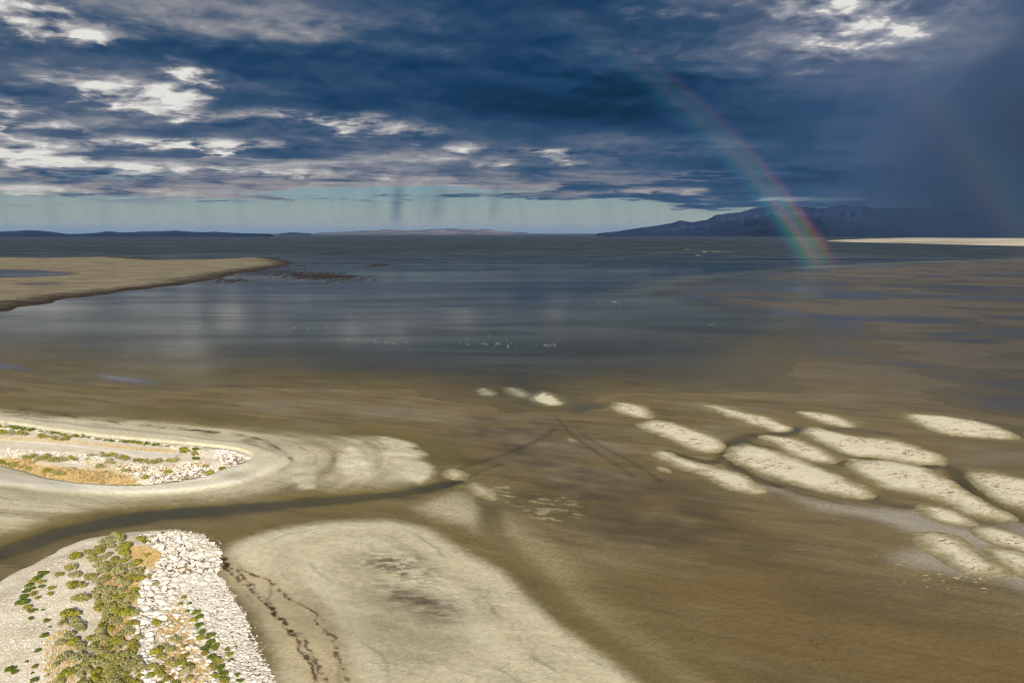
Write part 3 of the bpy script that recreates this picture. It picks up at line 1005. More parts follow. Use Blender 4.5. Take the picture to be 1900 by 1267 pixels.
def mat_bank():
    m, nt, out = material('salt_bank')
    P = world_pos(nt)
    x, y, z = nt.sep(P)
    n = nt.noise(nt.vec(x * 0.002, y * 0.0016, 0.0), 1.0, 5, 0.6)
    c = nt.mix(nt.ss(n, 0.35, 0.65), lin(150, 138, 114), lin(206, 193, 166))
    principled(nt, out, c, 0.95, 0.05)
    return m


o = patch_mesh('sand_bank', wBANK, lambda X, Y, s: np.where(s > 0, 1.6 * smooth(s, 0, 120), s * 0.01) + 0.1, 60.0, 60.0, mat_bank())
tag(o, 'bright sunlit sand bank far off at the right below the shower', None, None, 'structure')


def placep(px, py, hf, z0=1.5):
    z = z0
    for _ in range(5):
        x, y = gp(px, py, z)
        z = float(hf(np.array([x]), np.array([y]))[0])
    return x, y, z


def zoned(zones, z):
    return [(catmull(wpts(p, z)), a) for p, a in zones]


NEAR_STRAW = zoned([([(225, 1015), (262, 1005), (300, 1018), (292, 1042), (270, 1052), (262, 1040), (240, 1030)], 1.0),
                    ([(195, 1050), (240, 1060), (262, 1090), (245, 1120), (235, 1160), (225, 1210), (230, 1275), (170, 1275), (180, 1200), (192, 1140), (190, 1090)], 1.0),
                    ([(285, 1145), (330, 1105), (350, 1130), (375, 1180), (395, 1240), (400, 1275), (290, 1275), (290, 1200)], .75),
                    ([(85, 1180), (120, 1160), (140, 1200), (130, 1270), (85, 1270)], .45)], 2.0)
MID_STRAW = zoned([([(-300, 850), (-50, 850), (20, 842), (60, 850), (120, 862), (190, 866), (260, 886), (240, 897), (150, 898), (70, 888), (0, 872), (-300, 862)], 1.0),
                   ([(0, 806), (120, 812), (250, 826), (330, 832), (320, 838), (230, 830), (100, 818), (0, 812)], .6),
                   ([(150, 850), (230, 856), (300, 862), (370, 850), (372, 862), (300, 876), (200, 872)], .35)], 1.6)


NEAR_ROCK_ZONES = [
    ([(268, 1000), (320, 984), (368, 990), (400, 1006), (408, 1030), (400, 1058), (380, 1078), (340, 1085), (290, 1090), (262, 1075), (285, 1045), (300, 1020)], 1.3, 1000, .22, .72),
    ([(262, 1078), (330, 1080), (320, 1110), (300, 1150), (285, 1175), (298, 1215), (285, 1270), (245, 1290), (262, 1220), (262, 1185), (240, 1160), (255, 1120)], 1.6, 900, .18, .72),
    ([(330, 1070), (404, 1062), (425, 1090), (450, 1130), (480, 1190), (525, 1290), (440, 1290), (425, 1210), (390, 1150), (350, 1110)], 1.0, 5600, .10, .32),
    ([(300, 1110), (350, 1100), (400, 1160), (430, 1220), (440, 1290), (300, 1290), (295, 1180)], 1.6, 1100, .10, .42),
    ([(60, 1060), (150, 1010), (200, 1010), (180, 1080), (150, 1180), (160, 1290), (20, 1290), (20, 1120)], 1.3, 1300, .05, .20),
    ([(255, 995), (330, 984), (400, 1003), (409, 1030), (405, 1055), (330, 1000)], .7, 700, .10, .36),
    ([(300, 981), (376, 987), (408, 1003), (417, 1030), (412, 1055), (432, 1085), (458, 1130), (490, 1190), (535, 1290), (520, 1290), (470, 1190), (420, 1090), (402, 1050), (400, 1010), (360, 992)], .1, 420, .07, .26),
]
NEAR_ROCKY = [catmull(wpts(z_[0], z_[1])) for z_ in NEAR_ROCK_ZONES[:3]]
MID_ROCK_ZONES = [
    ([(395, 838), (420, 832), (455, 840), (470, 848), (450, 858), (415, 858)], 1.2, 260, .25, .75),
    ([(205, 862), (250, 856), (300, 862), (360, 852), (400, 862), (420, 870), (370, 884), (300, 890), (250, 880)], 1.5, 1300, .14, .5),
    ([(0, 828), (80, 832), (170, 838), (210, 850), (190, 862), (100, 850), (0, 842)], 1.7, 600, .14, .42),
    ([(300, 826), (400, 832), (440, 838), (400, 850), (370, 845)], 1.3, 500, .10, .36),
    ([(0, 788), (100, 800), (200, 813), (300, 822), (380, 830), (300, 828), (150, 813), (0, 797)], .8, 900, .10, .34),
]
MID_ROCKY = [catmull(wpts(z_[0], z_[1])) for z_ in MID_ROCK_ZONES[:2]]


def mat_spit():
    m, nt, out = material('spit_gravel')
    d = S(nt, nt.attr('rim').outputs['Fac'])
    straw = S(nt, nt.attr('straw').outputs['Fac'])
    rocky = S(nt, nt.attr('rocky').outputs['Fac'])
    P = world_pos(nt)
    n1 = nt.noise(P, 0.35, 5, 0.62)
    n2 = nt.noise(P, 2.2, 5, 0.7)
    cell = nt.vor(P, 3.2, 'F1', 'Distance')
    c = nt.mix(nt.ss(n1, 0.30, 0.70), lin(232, 214, 182), lin(248, 236, 212))
    c = nt.mix(nt.ss(cell, 0.30, 0.60) * 0.45, c, lin(168, 146, 114))
    c = nt.mix(nt.ss(n2, 0.56, 0.66) * 0.5, c, lin(150, 126, 92))
    c = nt.mix(rocky * (0.5 + n2 * 0.6), c, lin(104, 82, 56))  # shade of the gaps between stones put into the ground colour beneath them
    s = nt.ss(straw + (n1 - 0.5) * 0.7 + (n2 - 0.5) * 0.6, 0.25, 0.70)
    g = nt.mix(nt.ss(n2, 0.35, 0.65), lin(168, 134, 78), lin(206, 176, 116))
    g = nt.mix(nt.ss(n1, 0.46, 0.62) * 0.75, g, lin(128, 98, 56))
    c = nt.mix(s * 0.92, c, g)
    c = nt.mix(nt.ss(d + (n1 - 0.5) * 2.0, 1.4, -0.2) * 0.75, c, lin(150, 134, 104))
    c = nt.mul(c, nt.grey(0.86 + n2 * 0.30))
    principled(nt, out, c, 0.97, 0.1, bump(nt, n2 * 0.6 + cell * 0.5, 0.3, 0.10))
    return m


M_SPIT = mat_spit()


def straw_attr(zs, rz):
    def f(X, Y, s):
        v = np.zeros_like(X)
        for w, a in zs:
            v = np.maximum(v, smooth(polysd(X, Y, w, 10.0) + fbm(X / 3.0, Y / 3.0, 3, 66) * 3.5, -1.2, 1.8) * a)
        k = np.zeros_like(X)
        for w in rz:
            k = np.maximum(k, smooth(polysd(X, Y, w, 10.0), -0.5, 1.5))
        return {'straw': v, 'rocky': k}
    return f


near = patch_mesh('gravel_spit', wNEAR, lambda X, Y, s: near_h(X, Y), 0.45, 1.5, M_SPIT, 0.3, straw_attr(NEAR_STRAW, NEAR_ROCKY))
tag(near, 'near rocky spit of white boulders, shrubs and straw in the lower left', None, None, 'structure')
mid = patch_mesh('gravel_spit', wMID, lambda X, Y, s: mid_h(X, Y), 0.7, 1.5, M_SPIT, 0.0, straw_attr(MID_STRAW, MID_ROCKY))
tag(mid, 'far gravel spit carrying a short road, ringed by a cream beach', None, None, 'structure')


def mat_road():
    m, nt, out = material('road_gravel')
    P = world_pos(nt)
    n = nt.noise(P, 0.5, 5, 0.65)
    c = nt.mix(nt.ss(n, 0.3, 0.7), lin(214, 201, 176), lin(230, 219, 198))
    principled(nt, out, c, 0.97, 0.1, bump(nt, n, 0.1, 0.1))
    return m


def build_road():
    ctr = []
    for px_, py_ in ROAD_MID:
        x, y, z = placep(px_, py_, mid_h)
        ctr.append((x, y))
    ctr = catmull(np.array(ctr), False, 10)
    t = np.gradient(ctr, axis=0)
    t /= np.linalg.norm(t, axis=1)[:, None]
    nrm = np.stack([-t[:, 1], t[:, 0]], 1)
    L = len(ctr)
    u = np.linspace(0, 1, L)
    half = 2.1 + 2.6 * smooth(u, 0.72, 0.90) - 3.2 * smooth(u, 0.95, 1.0)
    ks = np.linspace(-1, 1, 9)
    V = ctr[:, None, :] + nrm[:, None, :] * (half[:, None] * ks[None, :])[:, :, None]
    X, Y = V[..., 0].ravel(), V[..., 1].ravel()
    Z = mid_h(X, Y) + 0.07
    Z = np.where(np.tile(np.abs(ks) > 0.99, L), Z - 0.16, Z)
    o = mesh_obj('gravel_road', np.stack([X, Y, Z], 1), gridfaces(L, 9)[:, ::-1], mat_road(), True)
    tag(o, 'pale gravel road ending in a turning place on the far spit', None, None, 'structure')


build_road()

# ------------------------------------------------------------------ rocks
rng = random.Random(7)
nrng = np.random.RandomState(11)


def ico(sub):
    import bmesh
    bm = bmesh.new()
    bmesh.ops.create_icosphere(bm, subdivisions=sub, radius=1.0)
    v = np.array([x.co[:] for x in bm.verts])
    f = np.array([[q.index for q in p.verts] for p in bm.faces])
    bm.free()
    return v, f


def rock_shape(sub, seed):
    r = np.random.RandomState(seed)
    v, f = ico(sub)
    v = v.copy()
    for _ in range(11):                                  # chop flat facets
        n = r.normal(size=3)
        n /= np.linalg.norm(n)
        d = v @ n
        lim = r.uniform(0.5, 0.78)
        v -= np.outer(np.maximum(d - lim, 0), n)
    v *= 1 + r.normal(size=(len(v), 1)) * 0.03
    v *= np.array([r.uniform(0.9, 1.35), r.uniform(0.75, 1.05), r.uniform(0.45, 0.75)])
    return v, f


def mat_rock(name, ca, cb, stain):
    m, nt, out = material(name)
    P = world_pos(nt)
    info = nt.node('ShaderNodeObjectInfo')
    n = nt.noise(P, 2.5, 5, 0.68)
    n0 = nt.noise(P, 0.5, 3, 0.5)
    c = nt.mix(nt.ss(n, 0.3, 0.7), ca, cb)
    c = nt.mix(nt.ss(n0 + (n - 0.5) * 0.5, 0.55, 0.75) * 0.6, c, stain)
    c = nt.mul(c, nt.grey(S(nt, info.outputs['Random']) * 0.18 + 0.84))
    principled(nt, out, c, 0.92, 0.15, bump(nt, n, 0.5, 0.08))
    return m


M_ROCK = mat_rock('limestone', lin(204, 188, 166), lin(244, 234, 218), lin(196, 164, 122))
M_RUB = mat_rock('limestone_rubble', lin(196, 184, 164), lin(236, 226, 210), lin(160, 150, 134))
rock_meshes = []
for i in range(12):
    v, f = rock_shape(2, 100 + i)
    me = bpy.data.meshes.new('rock')
    me.from_pydata(v.tolist(), [], f.tolist())
    me.materials.append(M_ROCK)
    rock_meshes.append(me)
rub_shapes = [rock_shape(1, 300 + i) for i in range(10)]


def sample_zone(poly, n, mind=0.0):
    lo, hi = poly.min(0), poly.max(0)
    pts = []
    while len(pts) < n:
        q = nrng.uniform(lo, hi, size=(n * 3, 2))
        s = polysd(q[:, 0], q[:, 1], poly, 5.0)
        pts.extend(q[s > mind].tolist())
    return np.array(pts[:n])


def rotm(rz, rx, ry):
    return np.array((Matrix.Rotation(rz, 3, 'Z') @ Matrix.Rotation(rx, 3, 'X') @ Matrix.Rotation(ry, 3, 'Y')))


def add_rocks(parent, hf, zones, n_big, name_small):
    """zones: (px polygon, z, count, smin, smax). The largest become single rocks, the rest one rubble part."""
    items = []
    for poly, z, cnt, a, b in zones:
        w = catmull(wpts(poly, z))
        for (x, y) in sample_zone(w, cnt):
            s = a + (b - a) * rng.random() ** 2.8 * (1.35 if rng.random() < .12 else 1.0)
            items.append((s / math.hypot(x, y), s, x, y))
    items.sort(reverse=True)
    xs = np.array([i[2] for i in items])
    ys = np.array([i[3] for i in items])
    zs = np.maximum(hf(xs, ys), 0.1)
    big = 0
    V, Fc, off = [], [], 0
    taken = []
    for (k, s, x, y), z in zip(items, zs):
        rz, rx, ry = rng.uniform(0, 6.28), rng.gauss(0, .25), rng.gauss(0, .25)
        if big < n_big and all((x - a) ** 2 + (y - b) ** 2 > (0.80 * (s + c)) ** 2 for a, b, c in taken):
            o = bpy.data.objects.new('rock', rng.choice(rock_meshes))
            COL.objects.link(o)
            o.parent = parent
            o.location = (x, y, z + s * 0.18)
            o.rotation_euler = (rx, ry, rz)
            o.scale = (s, s, s)
            taken.append((x, y, s))
            big += 1
            continue
        if s > 0.42:
            s *= 0.6
        v, f = rub_shapes[rng.randrange(10)]
        V.append(v @ rotm(rz, rx, ry).T * s + np.array([x, y, z + s * 0.2]))
        Fc.append(f + off)
        off += len(v)
    o = mesh_obj(name_small, np.concatenate(V), np.concatenate(Fc), M_RUB, False, None, parent)
    tag(o, None, None, None, 'stuff')


add_rocks(near, near_h, NEAR_ROCK_ZONES, 290, 'rubble')
add_rocks(mid, mid_h, MID_ROCK_ZONES, 70, 'rubble')

# ------------------------------------------------------------------ shrubs and straw
def mat_leaf(name, ca, cb, cc):
    m, nt, out = material(name)
    info = nt.node('ShaderNodeObjectInfo')
    rnd = S(nt, info.outputs['Random'])
    P = world_pos(nt)
    n = nt.noise(P, 3.0, 3, 0.6)
    c = nt.mix(nt.ss(n, 0.3, 0.7), ca, cb)
    c = nt.mix(nt.ss(rnd, 0.55, 0.95) * 0.6, c, cc)
    p = principled(nt, out, c, 0.8, 0.15)
    return m


M_SAGE = mat_leaf('sage_leaf', lin(122, 118, 74), lin(156, 148, 98), lin(136, 128, 50))
M_OLIV = mat_leaf('olive_leaf', lin(112, 110, 38), lin(148, 140, 52), lin(122, 108, 54))
M_DARKL = mat_leaf('dark_leaf', lin(70, 86, 28), lin(98, 110, 36), lin(108, 104, 42))
M_STEM, nt_, out_ = material('twig')
principled(nt_, out_, lin(92, 74, 54), 0.9, 0.1)


def leaf_mass(seed, n, lobes, flat):
    r = np.random.RandomState(seed)
    cs = [np.array([0, 0, 0.42 * flat])] + [np.array([math.cos(a) * d, math.sin(a) * d, flat * r.uniform(0.26, 0.5)])
                                            for a, d in zip(r.uniform(0, 6.28, lobes), r.uniform(0.22, 0.62, lobes))]
    rad = [0.58] + list(r.uniform(0.26, 0.46, lobes))
    V, Fc = [], []
    for i in range(n):
        k = r.randint(len(cs))
        d = r.normal(size=3)
        d /= np.linalg.norm(d)
        d[2] = abs(d[2]) * 1.0 if r.rand() < 0.85 else d[2]
        p = cs[k] + d * rad[k] * (1 - 0.45 * r.rand() ** 2) * np.array([1, 1, flat])
        if p[2] < 0.02:
            p[2] = 0.02 + 0.05 * r.rand()
        t = d + r.normal(size=3) * 0.6
        t /= np.linalg.norm(t)
        u = np.cross(t, r.normal(size=3))
        u /= np.linalg.norm(u) + 1e-9
        w = np.cross(t, u)
        a, b = r.uniform(0.055, 0.10), r.uniform(0.04, 0.07)
        o = len(V)
        V += [p - u * a - w * b, p + u * a - w * b * 0.4, p + u * a * 0.5 + w * b, p - u * a * 0.7 + w * b]
        Fc.append((o, o + 1, o + 2, o + 3))
    return np.array(V), np.array(Fc)


def stem_mass(seed, flat):
    r = np.random.RandomState(seed)
    V, Fc = [], []
    for i in range(9):
        a = r.uniform(0, 6.28)
        tip = np.array([math.cos(a) * r.uniform(.2, .6), math.sin(a) * r.uniform(.2, .6), flat * r.uniform(.5, .85)])
        base = np.array([math.cos(a) * .05, math.sin(a) * .05, -0.06])
        mid_ = (base + tip) * .5 + np.array([0, 0, .08])
        ring = [base, mid_, tip]
        o = len(V)
        for j, (p, w) in enumerate(zip(ring, (.035, .022, .008))):
            for q in range(3):
                b = q * 2.094
                V.append(p + np.array([math.cos(b) * w, math.sin(b) * w, 0]))
        for j in range(2):
            for q in range(3):
                Fc.append((o + j * 3 + q, o + j * 3 + (q + 1) % 3, o + j * 3 + 3 + (q + 1) % 3, o + j * 3 + 3 + q))
    return np.array(V), np.array(Fc)


def proto(name, V, Fc, mat):
    me = bpy.data.meshes.new(name)
    me.from_pydata([tuple(v) for v in V], [], [tuple(int(i) for i in f) for f in Fc])
    me.materials.append(mat)
    return me


PROTO = {}
for key, mat, flat in (('sage', M_SAGE, .85), ('olive', M_OLIV, .8), ('dark', M_DARKL, .6)):
    PROTO[key] = []
    for i in range(5):
        V, Fc = leaf_mass(500 + i * 7 + len(key), 620, 6 + i % 3, flat)
        Vs, Fs = stem_mass(600 + i, flat)
        PROTO[key].append((proto('foliage', V, Fc, mat), proto('stems', Vs, Fs, M_STEM)))
PROTO_LOW = {}
for key, mat, flat in (('sage', M_SAGE, .85), ('olive', M_OLIV, .8), ('dark', M_DARKL, .7)):
    PROTO_LOW[key] = []
    for i in range(4):
        V, Fc = leaf_mass(800 + i, 170, 4, flat)
        V = V * 1.0
        me = proto('shrub', V, Fc, mat)
        PROTO_LOW[key].append(me)


def shrub(x, y, z, rad, key, label, group, parts=True):
    rz = rng.uniform(0, 6.28)
    sz = rad * rng.uniform(0.85, 1.15)
    if parts:
        t = bpy.data.objects.new('shrub', None)
        t.empty_display_size = 0.2
        fo, st = rng.choice(PROTO[key])
        for nm, me in (('foliage', fo), ('stems', st)):
            c = bpy.data.objects.new(nm, me)
            COL.objects.link(c)
            c.parent = t
    else:
        t = bpy.data.objects.new('shrub', rng.choice(PROTO_LOW[key]))
    COL.objects.link(t)
    t.location = (x, y, z - 0.03)
    t.rotation_euler = (0, 0, rz)
    t.scale = (rad, rad * rng.uniform(.85, 1.15), sz)
    tag(t, label, 'shrub', group)


def nth(i):
    k = i + 1
    return '%d%s' % (k, 'th' if 10 <= k % 100 <= 20 else {1: 'st', 2: 'nd', 3: 'rd'}.get(k % 10, 'th'))


def shrub_px(px, py, rpx, key, label, group, hf, parts=True):
    x, y, z = placep(px, py + rpx * 0.35, hf)
    d = math.sqrt(x * x + y * y + (CAMZ - z) ** 2)
    shrub(x, y, z, rpx * d / F * 1.22, key, label, group, parts)


def scatter_shrubs(poly, n, rmin, rmax, keys, label, group, hf, parts=True, gap=0.8):
    """points in photo pixels, kept apart"""
    poly = np.array(catmull(np.array(poly, float)))
    lo, hi = poly.min(0), poly.max(0)
    got = []
    tries = 0
    while len(got) < n and tries < n * 60:
        tries += 1
        q = np.array([rng.uniform(lo[0], hi[0]), rng.uniform(lo[1], hi[1])])
        if polysd(q[None, 0], q[None, 1], poly, 5.0)[0] <= 0:
            continue
        r = rmin + (rmax - rmin) * rng.random() ** 1.4
        if any(math.hypot(q[0] - a, (q[1] - b) * 1.5) < gap * (r + c) for a, b, c in got):
            continue
        got.append((q[0], q[1], r))
    seen = {}
    for a, b, r in sorted(got, key=lambda t: t[1]):
        key = rng.choice(keys)
        lab = label
        if '%' in label:
            ln = ('uppermost fifth', 'second fifth', 'middle fifth', 'fourth fifth', 'lowest fifth')[int(min(max((b - 990) / 56.0, 0), 4.99))]
            cx = 205 + (b - 990) * -0.02
            side = 'left side' if a < cx - 18 else ('right side' if a > cx + 18 else 'middle')
            if group == G4:
                ln = 'upper row' if b < 1215 else ('middle row' if b < 1245 else 'lowest row')
                side = 'left side' if a < 310 else ('right side' if a > 335 else 'centre')
            look = ('large ' if r > 10 else 'small ' if r < 7.5 else '') + ('grey-green' if key == 'sage' else 'olive-green')
            seen[(look, side, ln)] = seen.get((look, side, ln), 0) + 1
            lab = '%s shrub, %s of the %s, %s, %s such' % (look, side, label.split('|')[1], ln, nth(seen[(look, side, ln)] - 1))
        shrub_px(a, b, r, key, lab, group, hf, parts)


G1 = 'shrubs in the dense strip down the near spit'
G4 = 'shrubs at the lower edge of the near spit'
L1 = '%|dense strip'
scatter_shrubs([(165, 1018), (215, 990), (240, 1000), (236, 1030), (268, 1052), (274, 1072), (255, 1095), (250, 1120), (257, 1140), (246, 1165), (262, 1188), (260, 1222), (256, 1272),
                (150, 1275), (166, 1215), (165, 1180), (186, 1142), (172, 1105), (186, 1062), (172, 1040)], 118, 7.5, 14, ['sage', 'sage', 'olive'], L1, G1, near_h, True, .62)
for i, (px_, py_, r_, key, lab) in enumerate([
    (225, 994, 9, 'olive', 'bright yellow-green shrub at the top end of the near spit'),
    (262, 999, 10, 'olive', 'round green shrub on straw just right of the topmost yellow-green one'),
    (272, 1004, 7, 'dark', 'low green shrub touching the right side of the round one on straw'),
    (284, 997, 6, 'sage', 'small grey-green shrub rightmost on the straw at the spit top'),
    (272, 1030, 6, 'olive', 'yellow-green tuft at the lower edge of the upper straw patch'),
    (304, 1016, 6, 'dark', 'flat green shrub alone among white boulders right of the straw'),
    (302, 988, 5, 'dark', 'tiny dark shrub on the boulders at the far rim of the near spit'),
    (137, 1033, 12, 'olive', 'spreading green shrub nearest the channel on the left slope'),
    (133, 1053, 10, 'sage', 'upper of two touching round shrubs on the left slope'),
    (140, 1065, 11, 'sage', 'lower of two touching round shrubs on the left slope'),
    (107, 1066, 9, 'olive', 'single shrub on gravel left of the two touching round ones'),
    (168, 1070, 11, 'sage', 'grey half-bare shrub right of the two touching round ones'),
    (136, 1088, 12, 'olive', 'green shrub with a smaller grey one at its right side'),
    (153, 1086, 7, 'sage', 'small grey shrub at the right side of a green one'),
    (148, 1110, 14, 'sage', 'large grey-green shrub where the dense strip narrows'),
    (128, 1140, 15, 'olive', 'long clump of green shrub on the left border of the strip'),
    (288, 1158, 10, 'olive', 'shrub beside the white slabs above the lower straw patch'),
    (286, 1085, 6, 'sage', 'small grey shrub among boulders in the middle of the stones'),
    (95, 1090, 6, 'olive', 'small round shrub on pale gravel, upper of a near pair'),
    (93, 1101, 6, 'olive', 'small round shrub on pale gravel, lower of a near pair'),
    (103, 1233, 7, 'sage', 'grey-green shrub alone near the left of the lower strip'),
]):
    shrub_px(px_, py_, r_, key, lab, 'shrubs on the near spit', near_h)
G2 = 'shrubs along the left border of the strip'
for i, (px_, py_, r_) in enumerate(sorted([(142, 1160, 12), (152, 1165, 9), (128, 1180, 11), (136, 1192, 12), (112, 1193, 9), (148, 1200, 11), (145, 1220, 12), (118, 1222, 13), (125, 1248, 12), (112, 1264, 9), (140, 1240, 9), (138, 1148, 8), (118, 1155, 8)], key=lambda t: t[1])):
    shrub_px(px_, py_, r_, rng.choice(['sage', 'olive', 'sage']), 'shrub in the ragged row left of the dense strip, %s from its top' % nth(i), G2, near_h)
G3 = 'low green plants on the left gravel slope'
for i, (px_, py_, r_) in enumerate(sorted([(78, 1063, 8), (70, 1071, 8), (62, 1078, 7), (54, 1085, 7), (50, 1094, 7), (46, 1104, 7), (40, 1117, 10), (52, 1127, 7), (60, 1131, 7), (64, 1101, 7), (71, 1109, 5), (75, 1080, 7), (78, 1087, 6), (60, 1090, 6), (42, 1109, 6)], key=lambda t: t[1])):
    shrub_px(px_, py_, r_, rng.choice(['dark', 'olive']), 'low green plant in the curved row on the gravel slope, %s from its top' % nth(i), G3, near_h)
for i, (px_, py_, r_) in enumerate(sorted([(57, 1146, 5), (85, 1150, 6), (82, 1177, 7), (70, 1205, 6), (50, 1226, 4), (65, 1235, 5), (20, 1240, 9), (26, 1246, 6), (65, 1260, 7), (80, 1130, 3), (92, 1162, 3), (60, 1248, 3), (90, 1250, 3)], key=lambda t: t[1])):
    shrub_px(px_, py_, r_, 'dark', 'single low plant on the lower left gravel, %s from the top' % nth(i), 'scattered plants on the lower left gravel', near_h)
G4 = 'shrubs at the lower edge of the near spit'
scatter_shrubs([(282, 1215), (300, 1185), (335, 1178), (345, 1210), (352, 1232), (362, 1275), (282, 1275)], 20, 7, 14, ['sage', 'olive', 'olive'], '%|clump by the slabs', G4, near_h, True, .6)
G5 = 'dark green shrubs along the rubble slope'
L5 = 'green shrub of the row above the rubble slope, %s from its top'
for i, (px_, py_, r_) in enumerate(sorted([(340, 1108, 6), (352, 1118, 5), (362, 1135, 8), (370, 1142, 8), (358, 1150, 7), (368, 1160, 9), (375, 1170, 7), (388, 1178, 9), (372, 1182, 7), (392, 1190, 9), (398, 1200, 9), (382, 1202, 9), (378, 1212, 8), (392, 1218, 9),
                       (422, 1204, 6), (424, 1214, 8), (428, 1224, 8), (402, 1226, 9), (408, 1238, 9), (395, 1236, 8), (412, 1250, 9), (400, 1255, 8), (440, 1252, 7), (444, 1263, 7), (418, 1262, 9), (335, 1120, 5), (348, 1132, 5)], key=lambda t: t[1])):
    shrub_px(px_, py_, r_, rng.choice(['dark', 'dark', 'olive']), L5 % nth(i), G5, near_h)

# far spit: rows too small to show their parts
G6 = 'low shrubs on the far spit'


SCRUB = {'V': [], 'F': {'sage': [], 'olive': [], 'dark': []}, 'n': 0}


def scrub_row(pts, n, r0, r1, key, label, jit, hf=mid_h):
    c = catmull(np.array(pts, float), False, 20)
    for i in range(n):
        p = c[int(rng.random() * (len(c) - 1))]
        rpx = rng.uniform(r0, r1)
        x, y, z = placep(p[0] + rng.gauss(0, jit), p[1] + rng.gauss(0, jit * .5) + rpx * .35, hf)
        rad = rpx * math.hypot(x, y) / F * 1.15
        k = rng.choice(key)
        me = rng.choice(PROTO_LOW[k])
        v = np.array([q.co[:] for q in me.vertices]) @ rotm(rng.uniform(0, 6.28), 0, 0).T * rad + np.array([x, y, z - .03])
        SCRUB['V'].append(v)
        SCRUB['F'][k] += [tuple(i + SCRUB['n'] for i in f.vertices) for f in me.polygons]
        SCRUB['n'] += len(v)


def row(pts, n, r0, r1, key, label, jit, hf=mid_h):
    c = catmull(np.array(pts, float), False, 20)
    spots = []
    for i in range(n):
        p = c[int(rng.random() * (len(c) - 1))]
        spots.append((p[0] + rng.gauss(0, jit), p[1] + rng.gauss(0, jit * .5)))
    for i, (a, b) in enumerate(sorted(spots)):
        shrub_px(a, b, rng.uniform(r0, r1), rng.choice(key), label + ', %s from the left' % nth(i), G6, hf, False)


scrub_row([(-40, 786), (20, 792), (60, 797), (130, 807), (200, 816), (250, 820), (315, 828)], 150, 2.6, 5.2, ['dark', 'dark', 'olive'], 'dark green shrub in the long row between road and lake on the far spit', 2.2)
row([(-20, 800), (30, 803), (80, 808), (125, 812)], 30, 4, 8, ['sage', 'olive'], 'sage shrub beside the road on the far spit', 3)
row([(205, 843), (240, 852), (280, 857), (330, 851)], 26, 5, 9, ['sage', 'olive'], 'shrub in the curved row below the road end', 2)
scrub_row([(240, 898), (280, 896), (320, 891), (355, 886)], 50, 2.8, 5, ['dark', 'olive'], 'small dark shrub in the row at the foot of the far spit', 1.4)
scrub_row([(150, 900), (200, 903), (250, 901)], 16, 2, 4, ['olive', 'sage'], 'tiny shrub on the straw at the beach edge of the far spit', 1.4)
row([(30, 850), (70, 848), (120, 852), (160, 846), (190, 845), (200, 862), (170, 865)], 40, 4, 8, ['sage', 'sage', 'olive'], 'sage shrub dotted over the stony far spit', 6)
scrub_row([(0, 856), (40, 866), (80, 872), (118, 880)], 34, 3.5, 7, ['olive', 'sage'], 'shrub in the tawny bank at the left end of the far spit', 3)
me = bpy.data.meshes.new('low_scrub')
allf, mi = [], []
for k_, (key, mt) in enumerate((('sage', M_SAGE), ('olive', M_OLIV), ('dark', M_DARKL))):
    me.materials.append(mt)
    allf += SCRUB['F'][key]
    mi += [k_] * len(SCRUB['F'][key])
me.from_pydata(np.concatenate(SCRUB['V']).tolist(), [], allf)
me.polygons.foreach_set('material_index', np.array(mi, np.int32))
o = bpy.data.objects.new('low_scrub', me)
COL.objects.link(o)
tag(o, 'tiny shrubs in rows along the edges of the far spit', None, None, 'stuff')
for px_, py_, r_, key, lab in [(341, 836, 10, 'olive', 'bright green round shrub at the very end of the road'), (364, 832, 7, 'dark', 'dark flat shrub right of the road end, farthest of the knot'),
                               (360, 842, 8, 'olive', 'green shrub in the middle of the knot right of the road end'), (362, 850, 7, 'dark', 'lowest shrub of the knot right of the road end'),
                               (270, 884, 8, 'olive', 'lone round shrub among white rubble, left of a similar one'), (312, 876, 7, 'olive', 'lone round shrub among white rubble, right of a similar one'),
                               (413, 868, 7, 'dark', 'dark green shrub on bare gravel nearest the tip of the far spit'), (380, 865, 6, 'sage', 'small sage shrub above the last shrubs near the spit tip'),
                               (390, 877, 9, 'olive', 'tawny green shrub clump left of the dark one near the tip'), (232, 873, 7, 'sage', 'sage shrub on the right end of the straw slope')]:
    shrub_px(px_, py_, r_, key, lab, G6, mid_h)


def straw_tufts(parent_zones, hf, n, h):
    V, Fc = [], []
    for w, a in parent_zones:
        area = max((w[:, 0].max() - w[:, 0].min()) * (w[:, 1].max() - w[:, 1].min()), 1)
        k = int(n * a)
        pts = sample_zone(w, k)
        pts = pts[(np.abs(pts[:, 0] / pts[:, 1]) < 0.8)] if len(pts) else pts
        zs = hf(pts[:, 0], pts[:, 1])
        for (x, y), z in zip(pts, zs):
            for b in range(5):
                ang = rng.uniform(0, 6.28)
                l = h * rng.uniform(.6, 1.3)
                lean = rng.uniform(.15, .7)
                wx, wy = math.cos(ang + 1.57) * .05, math.sin(ang + 1.57) * .05
                ox, oy = x + rng.gauss(0, .08), y + rng.gauss(0, .08)
                o = len(V)
                V += [(ox - wx, oy - wy, z - .03), (ox + wx, oy + wy, z - .03), (ox + math.cos(ang) * l * lean, oy + math.sin(ang) * l * lean, z + l)]
                Fc.append((o, o + 1, o + 2))
    return V, Fc


M_STRAW = mat_leaf('straw', lin(186, 154, 94), lin(216, 188, 130), lin(196, 166, 104))
V1, F1 = straw_tufts(NEAR_STRAW, near_h, 1100, .22)
o = mesh_obj('dry_grass', V1, F1, M_STRAW, False)
tag(o, 'golden dry grass between the shrubs of the near spit', None, None, 'stuff')
V1, F1 = straw_tufts(MID_STRAW, mid_h, 1500, .30)
o = mesh_obj('dry_grass', V1, F1, M_STRAW, False)
tag(o, 'golden dry grass on the slope of the far spit', None, None, 'stuff')

